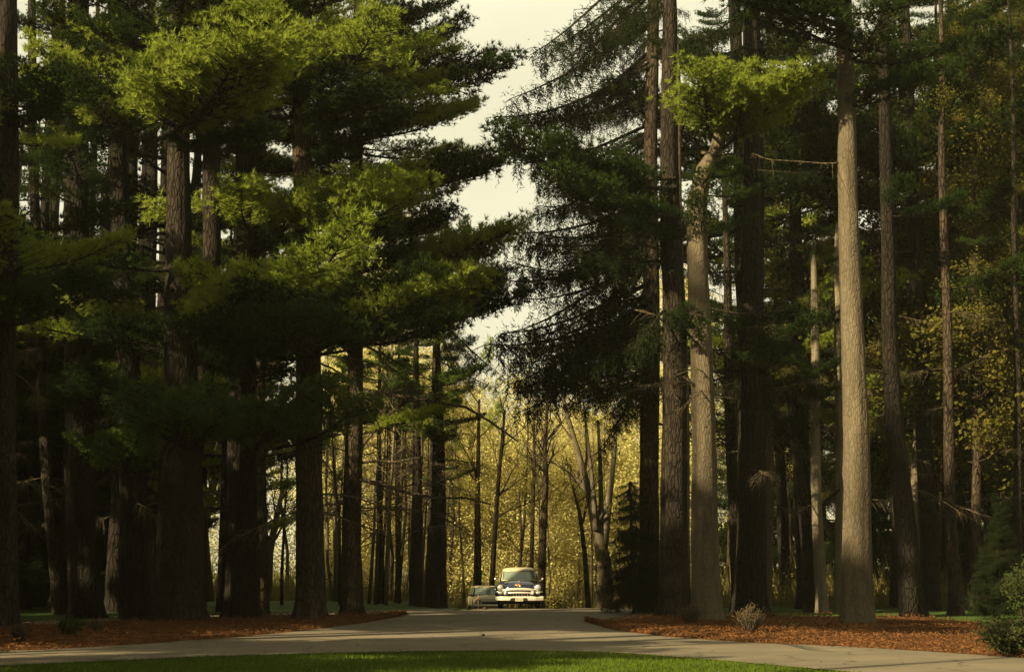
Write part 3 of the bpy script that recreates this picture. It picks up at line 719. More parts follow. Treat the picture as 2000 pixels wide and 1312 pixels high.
# spruce curtains over the drive
pad(T['r1'], 975, 430, 1130, 560, 6, SPRUCE, 31, (-1.5, 2), (.7, 1.0))
pad(T['r1'], 990, 500, 1090, 600, 3, SPRUCE, 61, (-1, 1), (.6, .9))
pad(T['r1'], 1000, 340, 1150, 440, 4, SPRUCE, 62, (-1, 2), (.7, 1.0))
pad(T['r1'], 940, 620, 1130, 760, 6, SPRUCE, 63, (-1, 3), (.8, 1.1))
pad(T['r1'], 960, 640, 1130, 790, 6, SPRUCE, 32, (-1.5, 2), (.6, .9))
pad(T['r1'], 1080, 700, 1240, 820, 5, SPRUCE, 33, (-1.5, 2), (.6, .9))
pad(T['r1'], 1150, 780, 1250, 860, 3, SPRUCE, 34, (-1, 1), (.5, .8))
pad(T['r1'], 1120, 520, 1260, 640, 4, SPRUCE, 35, (-1, 2), (.6, .9))
pad(T['r1'], 1000, 160, 1260, 250, 6, SPRUCE, 36, (-1, 2), (.6, .9))
pad(T['r1'], 1010, 20, 1250, 150, 7, SPRUCE, 37, (-1, 2), (.7, 1))
pad(T['r2'], 1030, 0, 1280, 90, 5, SPRUCE, 38, (-1, 2), (.7, 1))
pad(T['r1'], 1040, 270, 1260, 420, 7, SPRUCE, 51, (-1, 3), (.6, .9))
pad(T['r1'], 1090, 420, 1270, 540, 6, SPRUCE, 52, (-1, 3), (.6, .9))
pad(T['r2'], 1150, 200, 1300, 500, 7, SPRUCE, 53, (0, 4), (.6, .9))
pad(T['r1'], 1130, 600, 1260, 740, 5, SPRUCE, 54, (-1, 3), (.6, .9))
pad(T['r1'], 960, 60, 1100, 150, 2, SPRUCE, 55, (-1, 3), (.5, .8))
pad(T['r4'], 1380, 100, 1640, 300, 10, SPRUCE + PINE_SHADED, 56, (0, 4))
pad(T['r4'], 1400, 430, 1560, 640, 8, SPRUCE, 57, (0, 4))
pad(T['r9'], 1660, 0, 1800, 240, 8, PINE_SHADED, 58, (-1, 3))
pad(T['r1'], 1000, 10, 1150, 140, 5, SPRUCE, 101, (-1.5, 2), (.6, .9), free=True)
pad(T['r1'], 955, 140, 1130, 245, 6, SPRUCE, 102, (-1.5, 2), (.6, .9), free=True)
pad(T['r1'], 985, 300, 1140, 375, 4, SPRUCE, 103, (-1.5, 2), (.6, .9), free=True)
pad(T['r1'], 955, 430, 1110, 550, 7, SPRUCE, 104, (-1.5, 2), (.6, .9), free=True)
pad(T['r1'], 950, 560, 1050, 700, 5, SPRUCE, 105, (-1.5, 2), (.6, .9), free=True)
pad(T['r1'], 1120, 770, 1255, 880, 6, SPRUCE, 106, (-1.5, 1), (.7, 1.1), free=True)
pad(T['r1'], 980, 690, 1180, 800, 7, SPRUCE, 107, (-1.5, 2), (.8, 1.2), free=True)
pad(T['r1'], 1060, 560, 1240, 700, 6, SPRUCE, 108, (-1.5, 2), (.8, 1.2), free=True)
pad(T['r6'], 1555, 430, 1635, 560, 5, PINE_MID, 109, (-1, 1), (.8, 1.2), free=True)
pad(T['r2'], 980, 275, 1140, 350, 3, PINE_SHADED, 39, (-4, -2))
pad(T['r2'], 1080, 340, 1290, 400, 4, PINE_SHADED, 40, (-4, -2))
pad(T['r3'], 1335, 120, 1590, 250, 9, PINE_SUNLIT, 41, (-4.0, -2.2))
pad(T['r3'], 1270, 590, 1370, 655, 3, PINE_SHADED, 42, (-2.5, -1.2))
pad(T['r8'], 1440, -170, 1610, 40, 11, PINE_SHADED, 59, (-4.2, -1.5), (1, 1.4), free=True)  # boughs mostly above the frame, added to shade the upper trunk
pad(T['r8'], 1700, 120, 1860, 195, 4, PINE_SHADED, 43, (-2, 1))
pad(T['r4'], 1390, 280, 1620, 420, 6, PINE_SHADED + SPRUCE, 44, (-1, 2))
pad(T['r4'], 1480, 420, 1640, 620, 7, SPRUCE, 45, (-1, 3))
pad(T['r4'], 1500, 700, 1570, 860, 3, SPRUCE, 46, (0, 2), (.5, .7))
pad(T['r4'], 1240, 0, 1640, 110, 8, PINE_SHADED + SPRUCE, 47, (-2, 3))
pad(T['r9'], 1690, 240, 1800, 520, 7, PINE_SHADED, 48, (-1, 2))
pad(T['r9'], 1700, 560, 1790, 720, 4, PINE_SHADED, 49, (-1, 2))
limb_px(T['r2'], [(1312, 415), (1280, 410), (1235, 408)], 7, 3, twigs=5, seed=21)
limb_px(T['r2'], [(1312, 495), (1280, 485), (1244, 473)], 9, 4, twigs=5, seed=22)
limb_px(T['r3'], [(1370, 298), (1410, 302), (1450, 300)], 7, 3, twigs=8, seed=23)
limb_px(T['r8'], [(1655, 318), (1610, 320), (1560, 316), (1500, 312), (1470, 300)], 4.5, 2, twigs=14, seed=24)
limb_px(T['r3'], [(1400, 260), (1440, 222), (1490, 195), (1530, 155)], 9, 4, 'bark_grey', dys=[0, -1.5, -2.2, -2.6], twigs=6, seed=25)
limb_px(T['r2'], [(1312, 640), (1280, 615), (1240, 605)], 7, 3, twigs=6, seed=26)
limb_px(T['r3'], [(1378, 780), (1355, 750), (1335, 735)], 9, 4, twigs=2, seed=27)
limb_px(T['r6b'], [(1580, 1040), (1600, 990), (1625, 970), (1640, 955)], 12, 5, 'bark_dark', twigs=4, seed=28)
limb_px(T['r5'], [(1505, 850), (1525, 880), (1545, 890), (1556, 930)], 8, 4, twigs=10, seed=29)
limb_px(T['r5'], [(1505, 830), (1520, 860), (1550, 830)], 6, 3, twigs=10, seed=30)

# small dark spruce against the trunk by the drive
sp = make_trunk('young_spruce', [(1240, 1196, 10), (1236, 1080, 8), (1233, 960, 4), (1232, 938, 2)], 1198, 'small black young spruce with tiered boughs left of the first right trunk', 'tree', 0.1, 'bark_dark', seed=40, flare=.2)
for k, (h0, L, n) in enumerate([(.9, 1.3, 9), (1.3, 1.7, 11), (1.7, 1.3, 11), (2.2, 1.5, 11), (2.7, 1.1, 11), (3.2, 1.2, 11), (3.7, .8, 10), (4.2, .9, 10), (4.6, .8, 10), (4.9, .5, 8)]):
    rng = random.Random(k)
    for q in range(n):
        a = 2 * math.pi * (q + rng.random() * .6) / n; p0 = trunk_at(sp, h0 + rng.uniform(-.1, .15)); 
        place('bough', rng.choice(SPRUCE), sp.root, p0, p0 + Vector((math.cos(a), math.sin(a), rng.uniform(-.35, .05))) * L * rng.uniform(.6, 1.1), 1.7, 1.5)

# ------------------------------------------------------------------ trees standing further back
def bare_tree(name, pix, basepy, label, seed, barkm='bark_grey', group=None, depth=3, Y=None, twig=22, leafmesh=None, nleaf=0):
    """slender leafless tree from a traced stem; branches grow from it"""
    g = gp(pix[0][0], basepy) if Y is None else at(pix[0][0], basepy, Y)
    Yd = g.y; base = Vector((g.x, Yd, ground_h(g.x, Yd)))
    root = empty(name, base); tag(root, label, 'tree', group); rng = random.Random(seed)
    P = [at(x, y, Yd) - base for x, y, _ in pix]; P[0] = Vector((0, 0, -.2)); R = [wd / 2 * Yd / F for _, _, wd in pix]
    mb = MB(); mb.tube(P, R, 9); mb.build('trunk', M[barkm], root)
    tips = []
    def grow(mb, a, d, L, r, lev):
        pts = [a]; dd = d.normalized(); k = 4
        for i in range(k):
            dd = (dd + Vector((rng.gauss(0, .16), rng.gauss(0, .16), rng.gauss(.08, .1)))).normalized(); pts.append(pts[-1] + dd * L / k)
        mb.tube(pts, [r * (1 - .75 * i / k) for i in range(k + 1)], 5 if lev > 1 else 3, cap=False)
        tips.append((pts[-2], dd))
        if lev > 0:
            for i in range(3 if lev > 1 else 4):
                p = pts[rng.randint(1, k)]; nd = (dd + Vector((rng.gauss(0, .6), rng.gauss(0, .6), rng.gauss(.25, .3)))).normalized()
                grow(mb, p, nd, L * rng.uniform(.4, .7), r * .5, lev - 1)
    for q in range(twig):
        u = rng.uniform(.35, 1); i = min(int(u * (len(P) - 1)), len(P) - 2); v = u * (len(P) - 1) - i
        a = P[i] + (P[i + 1] - P[i]) * v; r = R[i] + (R[i + 1] - R[i]) * v
        an = rng.uniform(0, 6.28); d = Vector((math.cos(an), math.sin(an), rng.uniform(.5, 1.6)))
        mb = MB(); grow(mb, a, d, rng.uniform(1.6, 3.6), max(.015, r * .45), depth - 1)
        mb.build('branch', M[barkm], root)
    for q in range(nleaf):
        p, d = rng.choice(tips); a = base + p; b = a + d * rng.uniform(1.6, 2.6)
        place('bough', rng.choice(leafmesh), root, a, b, 1, 1, 3.4)
    return root
C1 = bare_tree('bare_tree', [(1182, 1178, 34), (1180, 1100, 30), (1170, 1050, 24), (1150, 960, 16), (1128, 880, 12), (1105, 800, 8), (1090, 720, 5)], 1172, 'large V shaped pale tree in the sunny clearing right of the dark car', 51, 'bark_grey', twig=10)
rt = C1
def add_stem(root, pix, Yd, barkm):
    P = [at(x, y, Yd) - root.location for x, y, _ in pix]; mb = MB(); mb.tube(P, [wd / 2 * Yd / F for _, _, wd in pix], 8); mb.build('stem', M[barkm], root)
YC = C1.location.y
add_stem(C1, [(1178, 1080, 18), (1186, 1010, 14), (1194, 940, 11), (1200, 880, 9), (1204, 800, 6)], YC, 'bark_pale')
add_stem(C1, [(1172, 1050, 14), (1174, 980, 10), (1172, 900, 8), (1168, 820, 5)], YC + .3, 'bark_grey')
add_stem(C1, [(1165, 1035, 14), (1158, 950, 9), (1150, 880, 7), (1140, 790, 4)], YC - .3, 'bark_pale')
bare_tree('bare_tree', [(1056, 1176, 18), (1060, 1050, 15), (1066, 940, 12), (1064, 860, 8), (1070, 780, 5)], 1170, 'upright bare tree with spreading branches rising right behind the dark car', 52, 'bark_brown', twig=16)
bare_tree('bare_tree', [(1036, 1176, 9), (1040, 1020, 8), (1044, 900, 6), (1042, 800, 4)], 1169, 'thin straight bare stem rising behind the middle of the dark car', 53, 'bark_brown', twig=8)
bare_tree('bare_tree', [(1150, 1180, 11), (1142, 1080, 10), (1132, 1000, 7), (1118, 950, 4)], 1175, 'short thin crooked bare tree between the dark car and V shaped tree', 54, 'bark_brown', twig=6)
bare_tree('bare_tree', [(958, 1176, 12), (966, 1040, 10), (975, 920, 8), (986, 800, 5)], 1171, 'thin curving dark sapling rising behind the beige car', 55, 'bark_dark', twig=9)
bare_tree('bare_tree', [(932, 1172, 17), (933, 1060, 14), (932, 980, 11), (934, 880, 8), (936, 780, 5)], 1167, 'dark straight trunk just left of the beige car with green boughs', 56, 'bark_dark', twig=6, leafmesh=PINE_SUNLIT, nleaf=8)
bare_tree('bare_tree', [(1015, 1180, 6), (1018, 1040, 5), (1014, 960, 4)], 1169, 'short thin stem rising above the dark car roof', 57, 'bark_brown', twig=3)
bare_tree('bare_tree', [(408, 1172, 22), (398, 1040, 18), (412, 960, 15), (436, 880, 12), (446, 800, 8)], 1174, 'pale leaning tree on the lawn behind the stoutest left pine', 58, 'bark_grey', twig=9)
bare_tree('bare_tree', [(522, 1170, 18), (526, 1080, 16), (540, 1010, 12), (556, 940, 7)], 1172, 'pale tan leaning tree seen right of the reddish narrow pine trunk', 59, 'bark_grey', twig=6)
bare_tree('bare_tree', [(656, 1172, 10), (656, 1060, 9), (654, 960, 8), (650, 800, 5)], 1174, 'pale thin trunk seen between the two flared brown pines', 60, 'bark_pale', twig=6)
# thick pines standing back left of the drive
for (x, wd, by, lb, sd_) in [(852, 42, 1180, 'thick dark pine trunk behind the slim black post', 61), (812, 26, 1181, 'dark trunk leaning against the left of the pine by the post', 62),
                             (740, 14, 1178, 'thin dark pine trunk between the drive pine and the lawn', 63), (776, 12, 1176, 'narrow brown pine trunk standing at the back of the lawn left of the pair', 64)]:
    t = make_trunk('pine_tree', [(x, by, wd), (x + 1, 1000, wd * .8), (x + 2, 800, wd * .55), (x + 2, 700, wd * .4)], by, lb, 'tree', 16, 'bark_dark', seed=sd_)
    crown(t, PINE_SHADED + PINE_SUNLIT[:1], 8.0, 30, 3.6, 500 + sd_, free=sd_ == 61); limbs(t, 3, 9, 8, 1.5, 3, 600 + sd_); T['p%d' % sd_] = t
    if sd_ != 61: crown(t, PINE_MID, 9.5, 16, 3.4, 520 + sd_, free=True)

for (x, wd, by, hb, lb, sd_) in [(1905, 20, 1192, 5.5, 'tall olive leaved tree filling the upper right corner', 66), (1830, 16, 1188, 6, 'olive leaved tree behind the slender dark trunk on the right', 67),
                                 (1990, 18, 1186, 4, 'olive leaved tree at the right edge behind the dark cedar', 68), (1745, 16, 1186, 8, 'olive leaved tree behind the black leaning pine', 69), (1560, 14, 1186, 7, 'olive leaved tree in the gap left of the slim sunlit trunks', 70)]:
    t = make_trunk('leafy_tree', [(x, by, wd), (x + 4, 900, wd * .85), (x - 3, 600, wd * .7), (x + 2, 200, wd * .4)], by, lb, 'tree', 31 if x > 1600 else 15, 'bark_brown', seed=sd_, flare=.3)
    crown(t, LEAFY, hb, 130 if x > 1600 else 60, 5.6, 700 + sd_, droop=(-.1, .6), wide=(.9, 1.4))
pad(T['p61'], 850, 470, 1000, 640, 6, PINE_SHADED, 80, (-2, 2), free=True)
pad(T['p61'], 860, 640, 1010, 780, 7, SPRUCE, 81, (-2, 2), (.7, 1), free=True)
pad(T['p61'], 820, 400, 930, 520, 4, PINE_SHADED, 82, (-2, 2), free=True)
pad(T['p63'], 700, 650, 860, 800, 5, PINE_SHADED, 83, (-2, 3))
pad(T['p62'], 720, 820, 900, 950, 4, PINE_SHADED, 84, (-2, 3), (.6, .9))
pad(T['p64'], 640, 780, 800, 900, 3, PINE_CHECKED, 85, (-2, 3), (.6, .9))
for nm in ('p61', 'p62', 'p63', 'p64', 'seven', 'six'): limbs(T[nm], 3.5, 11, 14, 2.0, 4.5, 900 + len(nm) + ord(nm[-1]))
gt = make_trunk('golden_tree', [(284, 1178, 16), (286, 900, 14), (282, 600, 11), (285, 300, 6)], 1179, 'golden leaved tree glowing through the gap among the left pines', 'tree', 27, 'bark_brown', seed=75, flare=.3)
crown(gt, SPRING, 11, 70, 4.5, 775, droop=(-.1, .6), wide=(.9, 1.4), free=True)
pad(T['p63'], 640, 660, 800, 870, 5, PINE_MID, 86, (-2, 3), free=True)
pad(T['p62'], 760, 690, 900, 900, 5, PINE_MID, 87, (-2, 3), free=True)
pad(T['seven'], 710, 795, 900, 850, 3, PINE_SUNLIT, 88, (-1, 2), (.7, 1), free=True)
pad(T['p61'], 800, 860, 960, 1000, 3, PINE_MID, 89, (-2, 1), (.6, .9), free=True)
# a back row of pines on each side: copies of three
def proto_pine(seed, H, hb, n, L, meshes):
    rng = random.Random(seed); t = Tree(); t.base = Vector((0, 0, 0)); t.root = empty('pine_tree', (0, 0, 0))
    t.P = np.array([(0, 0, 0), (.15 * rng.gauss(0, 1), 0, H * .5), (.3 * rng.gauss(0, 1), 0, H)]); t.R = np.array([.26, .19, .04]); t.H = H; t.Y = 0
    V, Fc = trunk_mesh([tuple(p) for p in t.P], t.R, seed, .5, 12); link_mesh('trunk', V, Fc, [M['bark_black_shaded']], t.root, None, True)
    made = 0
    for k in range(n):
        u = rng.random(); h = hb + (H - hb) * u; a = rng.uniform(0, 6.28); Lk = max(.9, L * (1 - u) ** .6 * rng.uniform(.6, 1.1)); e = rng.uniform(-.15, .2)
        p0 = trunk_at(t, h); place('bough', rng.choice(meshes), t.root, p0, p0 + Vector((math.cos(a) * math.cos(e), math.sin(a) * math.cos(e), math.sin(e))) * Lk, rng.uniform(.8, 1.2), 1)
    limbs(t, 2.5, hb + 3, 8, 1, 2.6, seed)
    return t.root
protos = [proto_pine(71, 23, 6.5, 64, 5.0, PINE_SHADED + PINE_SUNLIT[:1]), proto_pine(72, 25, 8, 64, 5.2, PINE_SHADED), proto_pine(73, 20, 5, 60, 4.6, PINE_SUNLIT + SPRUCE[:1]), proto_pine(74, 19, 1.0, 90, 4.6, PINE_SHADED + SPRUCE[:2])]
PARTS = [[(ch, ch.matrix_basis.copy()) for ch in p.children] for p in protos]
def put(k, x, y, rz, s, label, group):
    """a copy of a pine with copies of its parts, leaving out boughs that would close a sunlit path"""
    p = protos[k]; o = p.copy(); COL.objects.link(o)
    o.location = (x, y, ground_h(x, y)); o.rotation_euler = (0, 0, rz); o.scale = (s, s, s); tag(o, label, 'tree', group)
    W = Matrix.Translation(o.location) @ Matrix.Rotation(rz, 4, 'Z') @ Matrix.Scale(s, 4)
    for ch, ml in PARTS[k]:
        if ch.name.startswith('bough'):
            m = W @ ml
            if any(shades_lit(m @ Vector((u, 0, 0)), 1.25) for u in (1.2, 2.4, 3.6)): continue
        c = ch.copy(); COL.objects.link(c); c.parent = o
rng = random.Random(5)
for i in range(30):
    y = rng.uniform(60, 77); x = -y * rng.uniform(.17, .42)
    put(i % 3, x, y, rng.uniform(0, 6.28), rng.uniform(1.2, 1.45) if x < -.2 * y else rng.uniform(.7, .9), 'dark pine deep in the wood behind the left row', 'pines deep in the wood on the left')
for i in range(22):
    y = rng.uniform(64, 100); x = y * rng.uniform(.11, .40)
    put(i % 3, x, y, rng.uniform(0, 6.28), rng.uniform(1.2, 1.6), 'dark pine deep in the wood behind the right row', 'pines deep in the wood on the right')
for i in range(12):
    y = rng.uniform(78, 98); x = -y * rng.uniform(.27, .5)
    put(i % 3, x, y, rng.uniform(0, 6.28), rng.uniform(1.5, 1.8), 'towering dark pine at the back of the left wood', 'towering pines at the back of the left wood')
for i in range(14):
    y = rng.uniform(66, 82); x = -y * rng.uniform(.2, .42)
    put(3, x, y, rng.uniform(0, 6.28), rng.uniform(.8, 1.15), 'low branched dark conifer at the back of the left wood', 'low branched conifers in the left wood')
for i in range(13):
    y = rng.uniform(80, 108); x = y * rng.uniform(.14, .42)
    put(3, x, y, rng.uniform(0, 6.28), rng.uniform(.8, 1.15), 'low branched dark conifer at the back of the right wood', 'low branched conifers in the right wood')
for (x, y, k, s_) in [(-18, 38, 2, .85), (-21, 33, 1, .72), (-25, 41, 0, .75), (-28, 47, 1, .75), (-23, 47, 2, .85), (-32, 40, 0, .8), (-20, 53, 1, .8), (-27, 56, 0, .9), (-36, 50, 1, .9), (-30, 64, 0, 1),
                   (-14.5, 24, 1, 1.0), (-16, 17, 1, .95), (-18, 27, 0, 1.1), (-20.5, 22, 1, 1.0), (-22, 30, 0, 1.1), (-12, 11, 2, 1), (-20, 39, 3, .8), (-18.5, 31, 3, .7), (-23, 37, 3, .85), (-15.5, 25, 3, .62), (-13.5, 18, 3, .7), (-25, 50, 3, .85), (-19, 45, 3, .8), (-12, 13, 3, .7), (-18, 41.5, 3, .9), (-17, 29.5, 1, 1.3), (-16, 20, 0, 1.3), (-20.5, 25, 1, 1.3), (-24, 34, 0, 1.2), (-19, 36, 0, 1.0), (-25, 28, 1, 1.3), (-22, 17, 0, 1.3)]:
    put(k, x, y, rng.uniform(0, 6.28), s_, 'unseen dark pine added past the left edge to cast shade', 'unseen shade pines past the left edge')  # out-of-view pines added to shade the left row, road and right trunks
for (x, y) in [(21, 40), (25, 50), (24, 32), (32, 45), (20, 24), (30, 60), (33, 30)]:
    put(rng.randint(0, 3), x, y, rng.uniform(0, 6.28), rng.uniform(.85, 1.0), 'unseen dark pine added past the right edge to block sky light', 'unseen shade pines past the right edge')  # out-of-view pines added to close off sky light from the right
for (x, y) in [(-30, -4), (-20, -26), (-8, -22), (2, -27), (12, -20), (22, -24), (20, -8), (30, 4), (24, 12), (-2, -40), (14, -38), (-40, -16), (-40, 8)]:
    put(rng.choice([0, 1, 3]), x, y, rng.uniform(0, 6.28), rng.uniform(.9, 1.1), 'unseen dark pine added behind the lawn to block sky light', 'unseen shade pines behind the lawn')  # out-of-view pines added behind the camera to hold back sky light

for p in protos:
    for ch in list(p.children): bpy.data.objects.remove(ch)
    bpy.data.objects.remove(p)
# slender deciduous trees through the wood: copies of four
def slim_proto(seed, H, leafmesh, nleaf, barkm, twig=9):
    rngp = random.Random(seed)
    Yd = 100.0
    pix = [(1000, 0, 0)] * 5
    base = Vector((0, 0, 0)); root = empty('slim_tree', base); rng2 = random.Random(seed)
    P = [Vector((0, 0, -.2))]; 
    for i in range(1, 7): P.append(Vector((P[-1].x + rng2.gauss(0, .14), P[-1].y + rng2.gauss(0, .14), H * i / 6)))
    R = [.13 - .018 * i for i in range(7)]
    mb = MB(); mb.tube(P, R, 7); mb.build('trunk', M[barkm], root)
    tips = []
    for q in range(twig):
        u = rng2.uniform(.3, .98); i = min(int(u * 6), 5); a = P[i] + (P[i + 1] - P[i]) * (u * 6 - i); an = rng2.uniform(0, 6.28)
        d = Vector((math.cos(an), math.sin(an), rng2.uniform(.4, 1.4))).normalized(); L = rng2.uniform(1.3, 3.2) * (1.2 - .6 * u)
        mb = MB(); pts = [a]
        for k in range(4): d = (d + Vector((rng2.gauss(0, .2), rng2.gauss(0, .2), .06))).normalized(); pts.append(pts[-1] + d * L / 4)
        mb.tube(pts, [.035, .028, .02, .013, .006], 4, cap=False)
        for z in range(5):
            p = pts[rng2.randint(1, 4)]; e = (d + Vector((rng2.gauss(0, .7), rng2.gauss(0, .7), rng2.gauss(.1, .4)))) * rng2.uniform(.4, 1.0)
            mb.tube([p, p + e * .5, p + e + Vector((0, 0, .1))], [.011, .008, .004], 3, cap=False)
        mb.build('branch', M[barkm], root); tips.append((pts[2], d))
    for q in range(nleaf):
        p, d = tips[q % len(tips)]
        place('bough', rng2.choice(leafmesh), root, p, p + (d + Vector((rng2.gauss(0, .4), rng2.gauss(0, .4), 0))).normalized() * rng2.uniform(1.5, 2.8), 1, 1, 3.4)
    return root
slims = [slim_proto(81, 15, SPRING, 9, 'bark_grey'), slim_proto(82, 18, SPRING, 12, 'bark_brown'), slim_proto(83, 13, LEAFY, 12, 'bark_brown'), slim_proto(84, 16, SPRING, 0, 'bark_pale', 12)]
SPARTS = [[(ch, ch.matrix_basis.copy()) for ch in p.children] for p in slims]
def put_slim(k, x, y, rz, s, label, group):
    o = slims[k].copy(); COL.objects.link(o)
    o.location = (x, y, ground_h(x, y) - .05); o.rotation_euler = (rng.gauss(0, .03), rng.gauss(0, .03), rz); o.scale = (s, s, s); tag(o, label, 'tree', group)
    W = Matrix.Translation(o.location) @ Matrix.Rotation(rz, 4, 'Z') @ Matrix.Scale(s, 4)
    for ch, ml in SPARTS[k]:
        if ch.name.startswith('bough') and y < 92 and shades_lit(W @ ml @ Vector((2, 0, 0)), 1.0): continue
        c = ch.copy(); COL.objects.link(c); c.parent = o
for i in range(34):
    y = rng.uniform(92, 130); x = y * rng.uniform(-.055, .09)
    put_slim(rng.choice([0, 0, 1, 3]), x, y, rng.uniform(0, 6.28), rng.uniform(.65, .95), 'slender yellow green spring tree far beyond the cars', 'spring trees far beyond the cars')
for i in range(34):
    y = rng.uniform(70, 115); x = -y * rng.uniform(.055, .37)
    put_slim(rng.choice([1, 2, 3]), x, y, rng.uniform(0, 6.28), rng.uniform(.7, 1.0), 'slender trunk among the dark pines of the left wood', 'slender trees in the left wood')
for i in range(34):
    y = rng.uniform(62, 115); x = y * rng.uniform(.10, .37)
    put_slim(rng.choice([1, 2, 2, 3]), x, y, rng.uniform(0, 6.28), rng.uniform(.7, 1.1), 'slender olive leaved tree in the right wood', 'slender trees in the right wood')

for i in range(26):
    y = rng.uniform(74, 96); x = y * rng.uniform(-.115, -.035)
    put_slim(rng.choice([0, 1, 3, 3]), x, y, rng.uniform(0, 6.28), rng.uniform(.6, .85), 'thin brown trunk between the lawn and the left side of the clearing', 'thin trunks left of the clearing')
for p in slims:
    for ch in list(p.children): bpy.data.objects.remove(ch)
    bpy.data.objects.remove(p)
def far_wood():
    rng = np.random.default_rng(77); C = []; S = []
    for k in range(3000):
        y = rng.uniform(108, 165) if k % 2 else rng.uniform(100, 122); x = (rng.uniform(-.5, .5) if k % 2 else rng.uniform(-.125, .125)) * y
        cen = abs(x / y - .02) < .07
        top = (15 if cen else 27) * rng.uniform(.6, 1.05)
        z = top * rng.beta(1.0, 1.25); n = (110 if k % 2 else 460)
        r = np.array([rng.uniform(1.2, 2.8), rng.uniform(1.2, 2.6), rng.uniform(.7, 1.7)])
        C.append(np.array([[x, y, z]]) + rng.normal(0, .55, (n, 3)) * r)
    for k in range(700):
        y = rng.uniform(100, 140); x = (rng.uniform(-.3, -.1) if k % 2 else rng.uniform(.1, .4)) * y
        C.append(np.array([[x, y, rng.uniform(0, 10)]]) + rng.normal(0, .55, (160, 3)) * np.array([[2.2, 2, 1.3]]))
    T = leaves(np.concatenate(C), .155, rng)
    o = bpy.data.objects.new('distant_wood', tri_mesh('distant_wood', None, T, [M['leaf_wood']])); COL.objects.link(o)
    tag(o, 'hazy yellow green mass of spring woodland closing the view', 'woodland', kind='stuff')
far_wood()
def undergrowth():
    rng = np.random.default_rng(78); n = 60000
    y = rng.uniform(70, 118, n); x = y * rng.uniform(-.38, .38, n)
    lawn = (x < -2.5) & (y < 84) & (x > -30); drive = (x > -5.5) & (x < 5.8) & (y < 91)
    k = ~(lawn | drive); x, y = x[k], y[k]; n = len(x)
    clump = np.sin(x * 1.1 + 3 * np.sin(y * .3)) * .5 + .6
    z0 = np.array([ground_h(a, b) for a, b in zip(x, y)])
    h = rng.gamma(2.0, .35, n) * (clump + .4)
    d = np.stack([rng.normal(0, .18, n), rng.normal(0, .18, n), np.ones(n)], 1)
    T1 = needles(np.stack([x, y, z0], 1), d, h, rng.uniform(.03, .07, n), rng)
    m = n // 2
    T2 = leaves(np.stack([x[:m] + rng.normal(0, .2, m), y[:m], z0[:m] + h[:m] * rng.uniform(.4, 1.1, m)], 1), .2, rng)
    o = bpy.data.objects.new('undergrowth', tri_mesh('undergrowth', None, np.concatenate([T1, T2]), [M['brush']])); COL.objects.link(o)
    tag(o, 'dry brown and olive undergrowth on the floor of the wood', 'undergrowth', kind='stuff')
undergrowth()

# ------------------------------------------------------------------ shrubs
def shrub(name, px, py, wpx, hpx, label, seed, leafm=None, nstem=60, nleaf=0, lsize=.05, stemm='twig', spread_=.7, dY=0):
    g = gp(px, py); Y = g.y + dY; base = Vector((at(px, py, Y).x, Y, .08 if Y < 58 else 0))
    W = wpx * Y / F; H = hpx * Y / F; rng = np.random.default_rng(seed)
    root = empty(name, base); tag(root, label, 'shrub'); mb = MB(); C = []
    for k in range(nstem):
        a = rng.uniform(0, 6.28); s = rng.uniform(0, 1) ** .6; tip = Vector((math.cos(a) * W / 2 * s, math.sin(a) * W / 2 * s, H * rng.uniform(.6, 1.05) * (1 - .35 * s)))
        b0 = Vector((tip.x * .25, tip.y * .25, 0)); mid = b0.lerp(tip, .5) + Vector((rng.normal(0, .04), rng.normal(0, .04), .06 * H))
        mb.tube([b0, mid, tip], [.012, .009, .004], 3, cap=False)
        for q in range(4):
            p = mid.lerp(tip, rng.random()); e = Vector((rng.normal(0, .09), rng.normal(0, .09), rng.uniform(.02, .16))) * min(1.5, H)
            mb.tube([p, p + e], [.006, .003], 3, cap=False); C.append(tuple(p + e))
        for q in range(nleaf): C.append(tuple(b0.lerp(tip, rng.uniform(.25, 1.08)) + Vector((rng.normal(0, .06), rng.normal(0, .06), rng.normal(0, .06)))))
    mb.build('stems', M[stemm], root)
    if leafm:
        o = bpy.data.objects.new('foliage', tri_mesh('foliage', None, leaves(np.array(C), lsize, rng), [M[leafm]])); COL.objects.link(o); o.parent = root
    return root
M['dry_leaf'] = leaf('dry_leaf', (0.08, 0.056, 0.024), (0.144, 0.108, 0.048), .3, 3)
M['gold_leaf'] = leaf('gold_leaf', (0.081, 0.0702, 0.0144), (0.135, 0.1125, 0.027), .3, 3)
shrub('dry_shrub', 1349, 1226, 50, 44, 'low pale dry shrub in front of the grey bending pine', 1, 'dry_leaf', 90, 3, .05)
shrub('twig_shrub', 1466, 1240, 62, 54, 'brown twiggy shrub on the bed in front of the thick dark pine', 2, 'dry_leaf', 90, 1, .04)
shrub('dry_shrub', 1546, 1233, 42, 14, 'tiny low dry plant right of the twiggy shrub', 3, 'dry_leaf', 30, 3, .05)
shrub('evergreen_shrub', 1972, 1284, 120, 74, 'grey green leafy shrub on the bed at the right edge', 4, 'shrub_green', 220, 10, .07)
shrub('evergreen_shrub', 2010, 1216, 90, 120, 'rounded green bush at the right edge behind the grey green shrub', 5, 'shrub_green', 200, 22, .11)
shrub('twig_shrub', 38, 1258, 52, 40, 'bare grey twig clump on the left bed near the photo edge', 6, 'dry_leaf', 60, 0, .03)
shrub('evergreen_shrub', 138, 1246, 50, 34, 'low dark green shrub on the left bed', 7, 'shrub_green', 90, 12, .07)
shrub('twig_shrub', 186, 1240, 40, 28, 'small bare twig clump beside the low dark green shrub', 8, 'dry_leaf', 40, 0, .03)
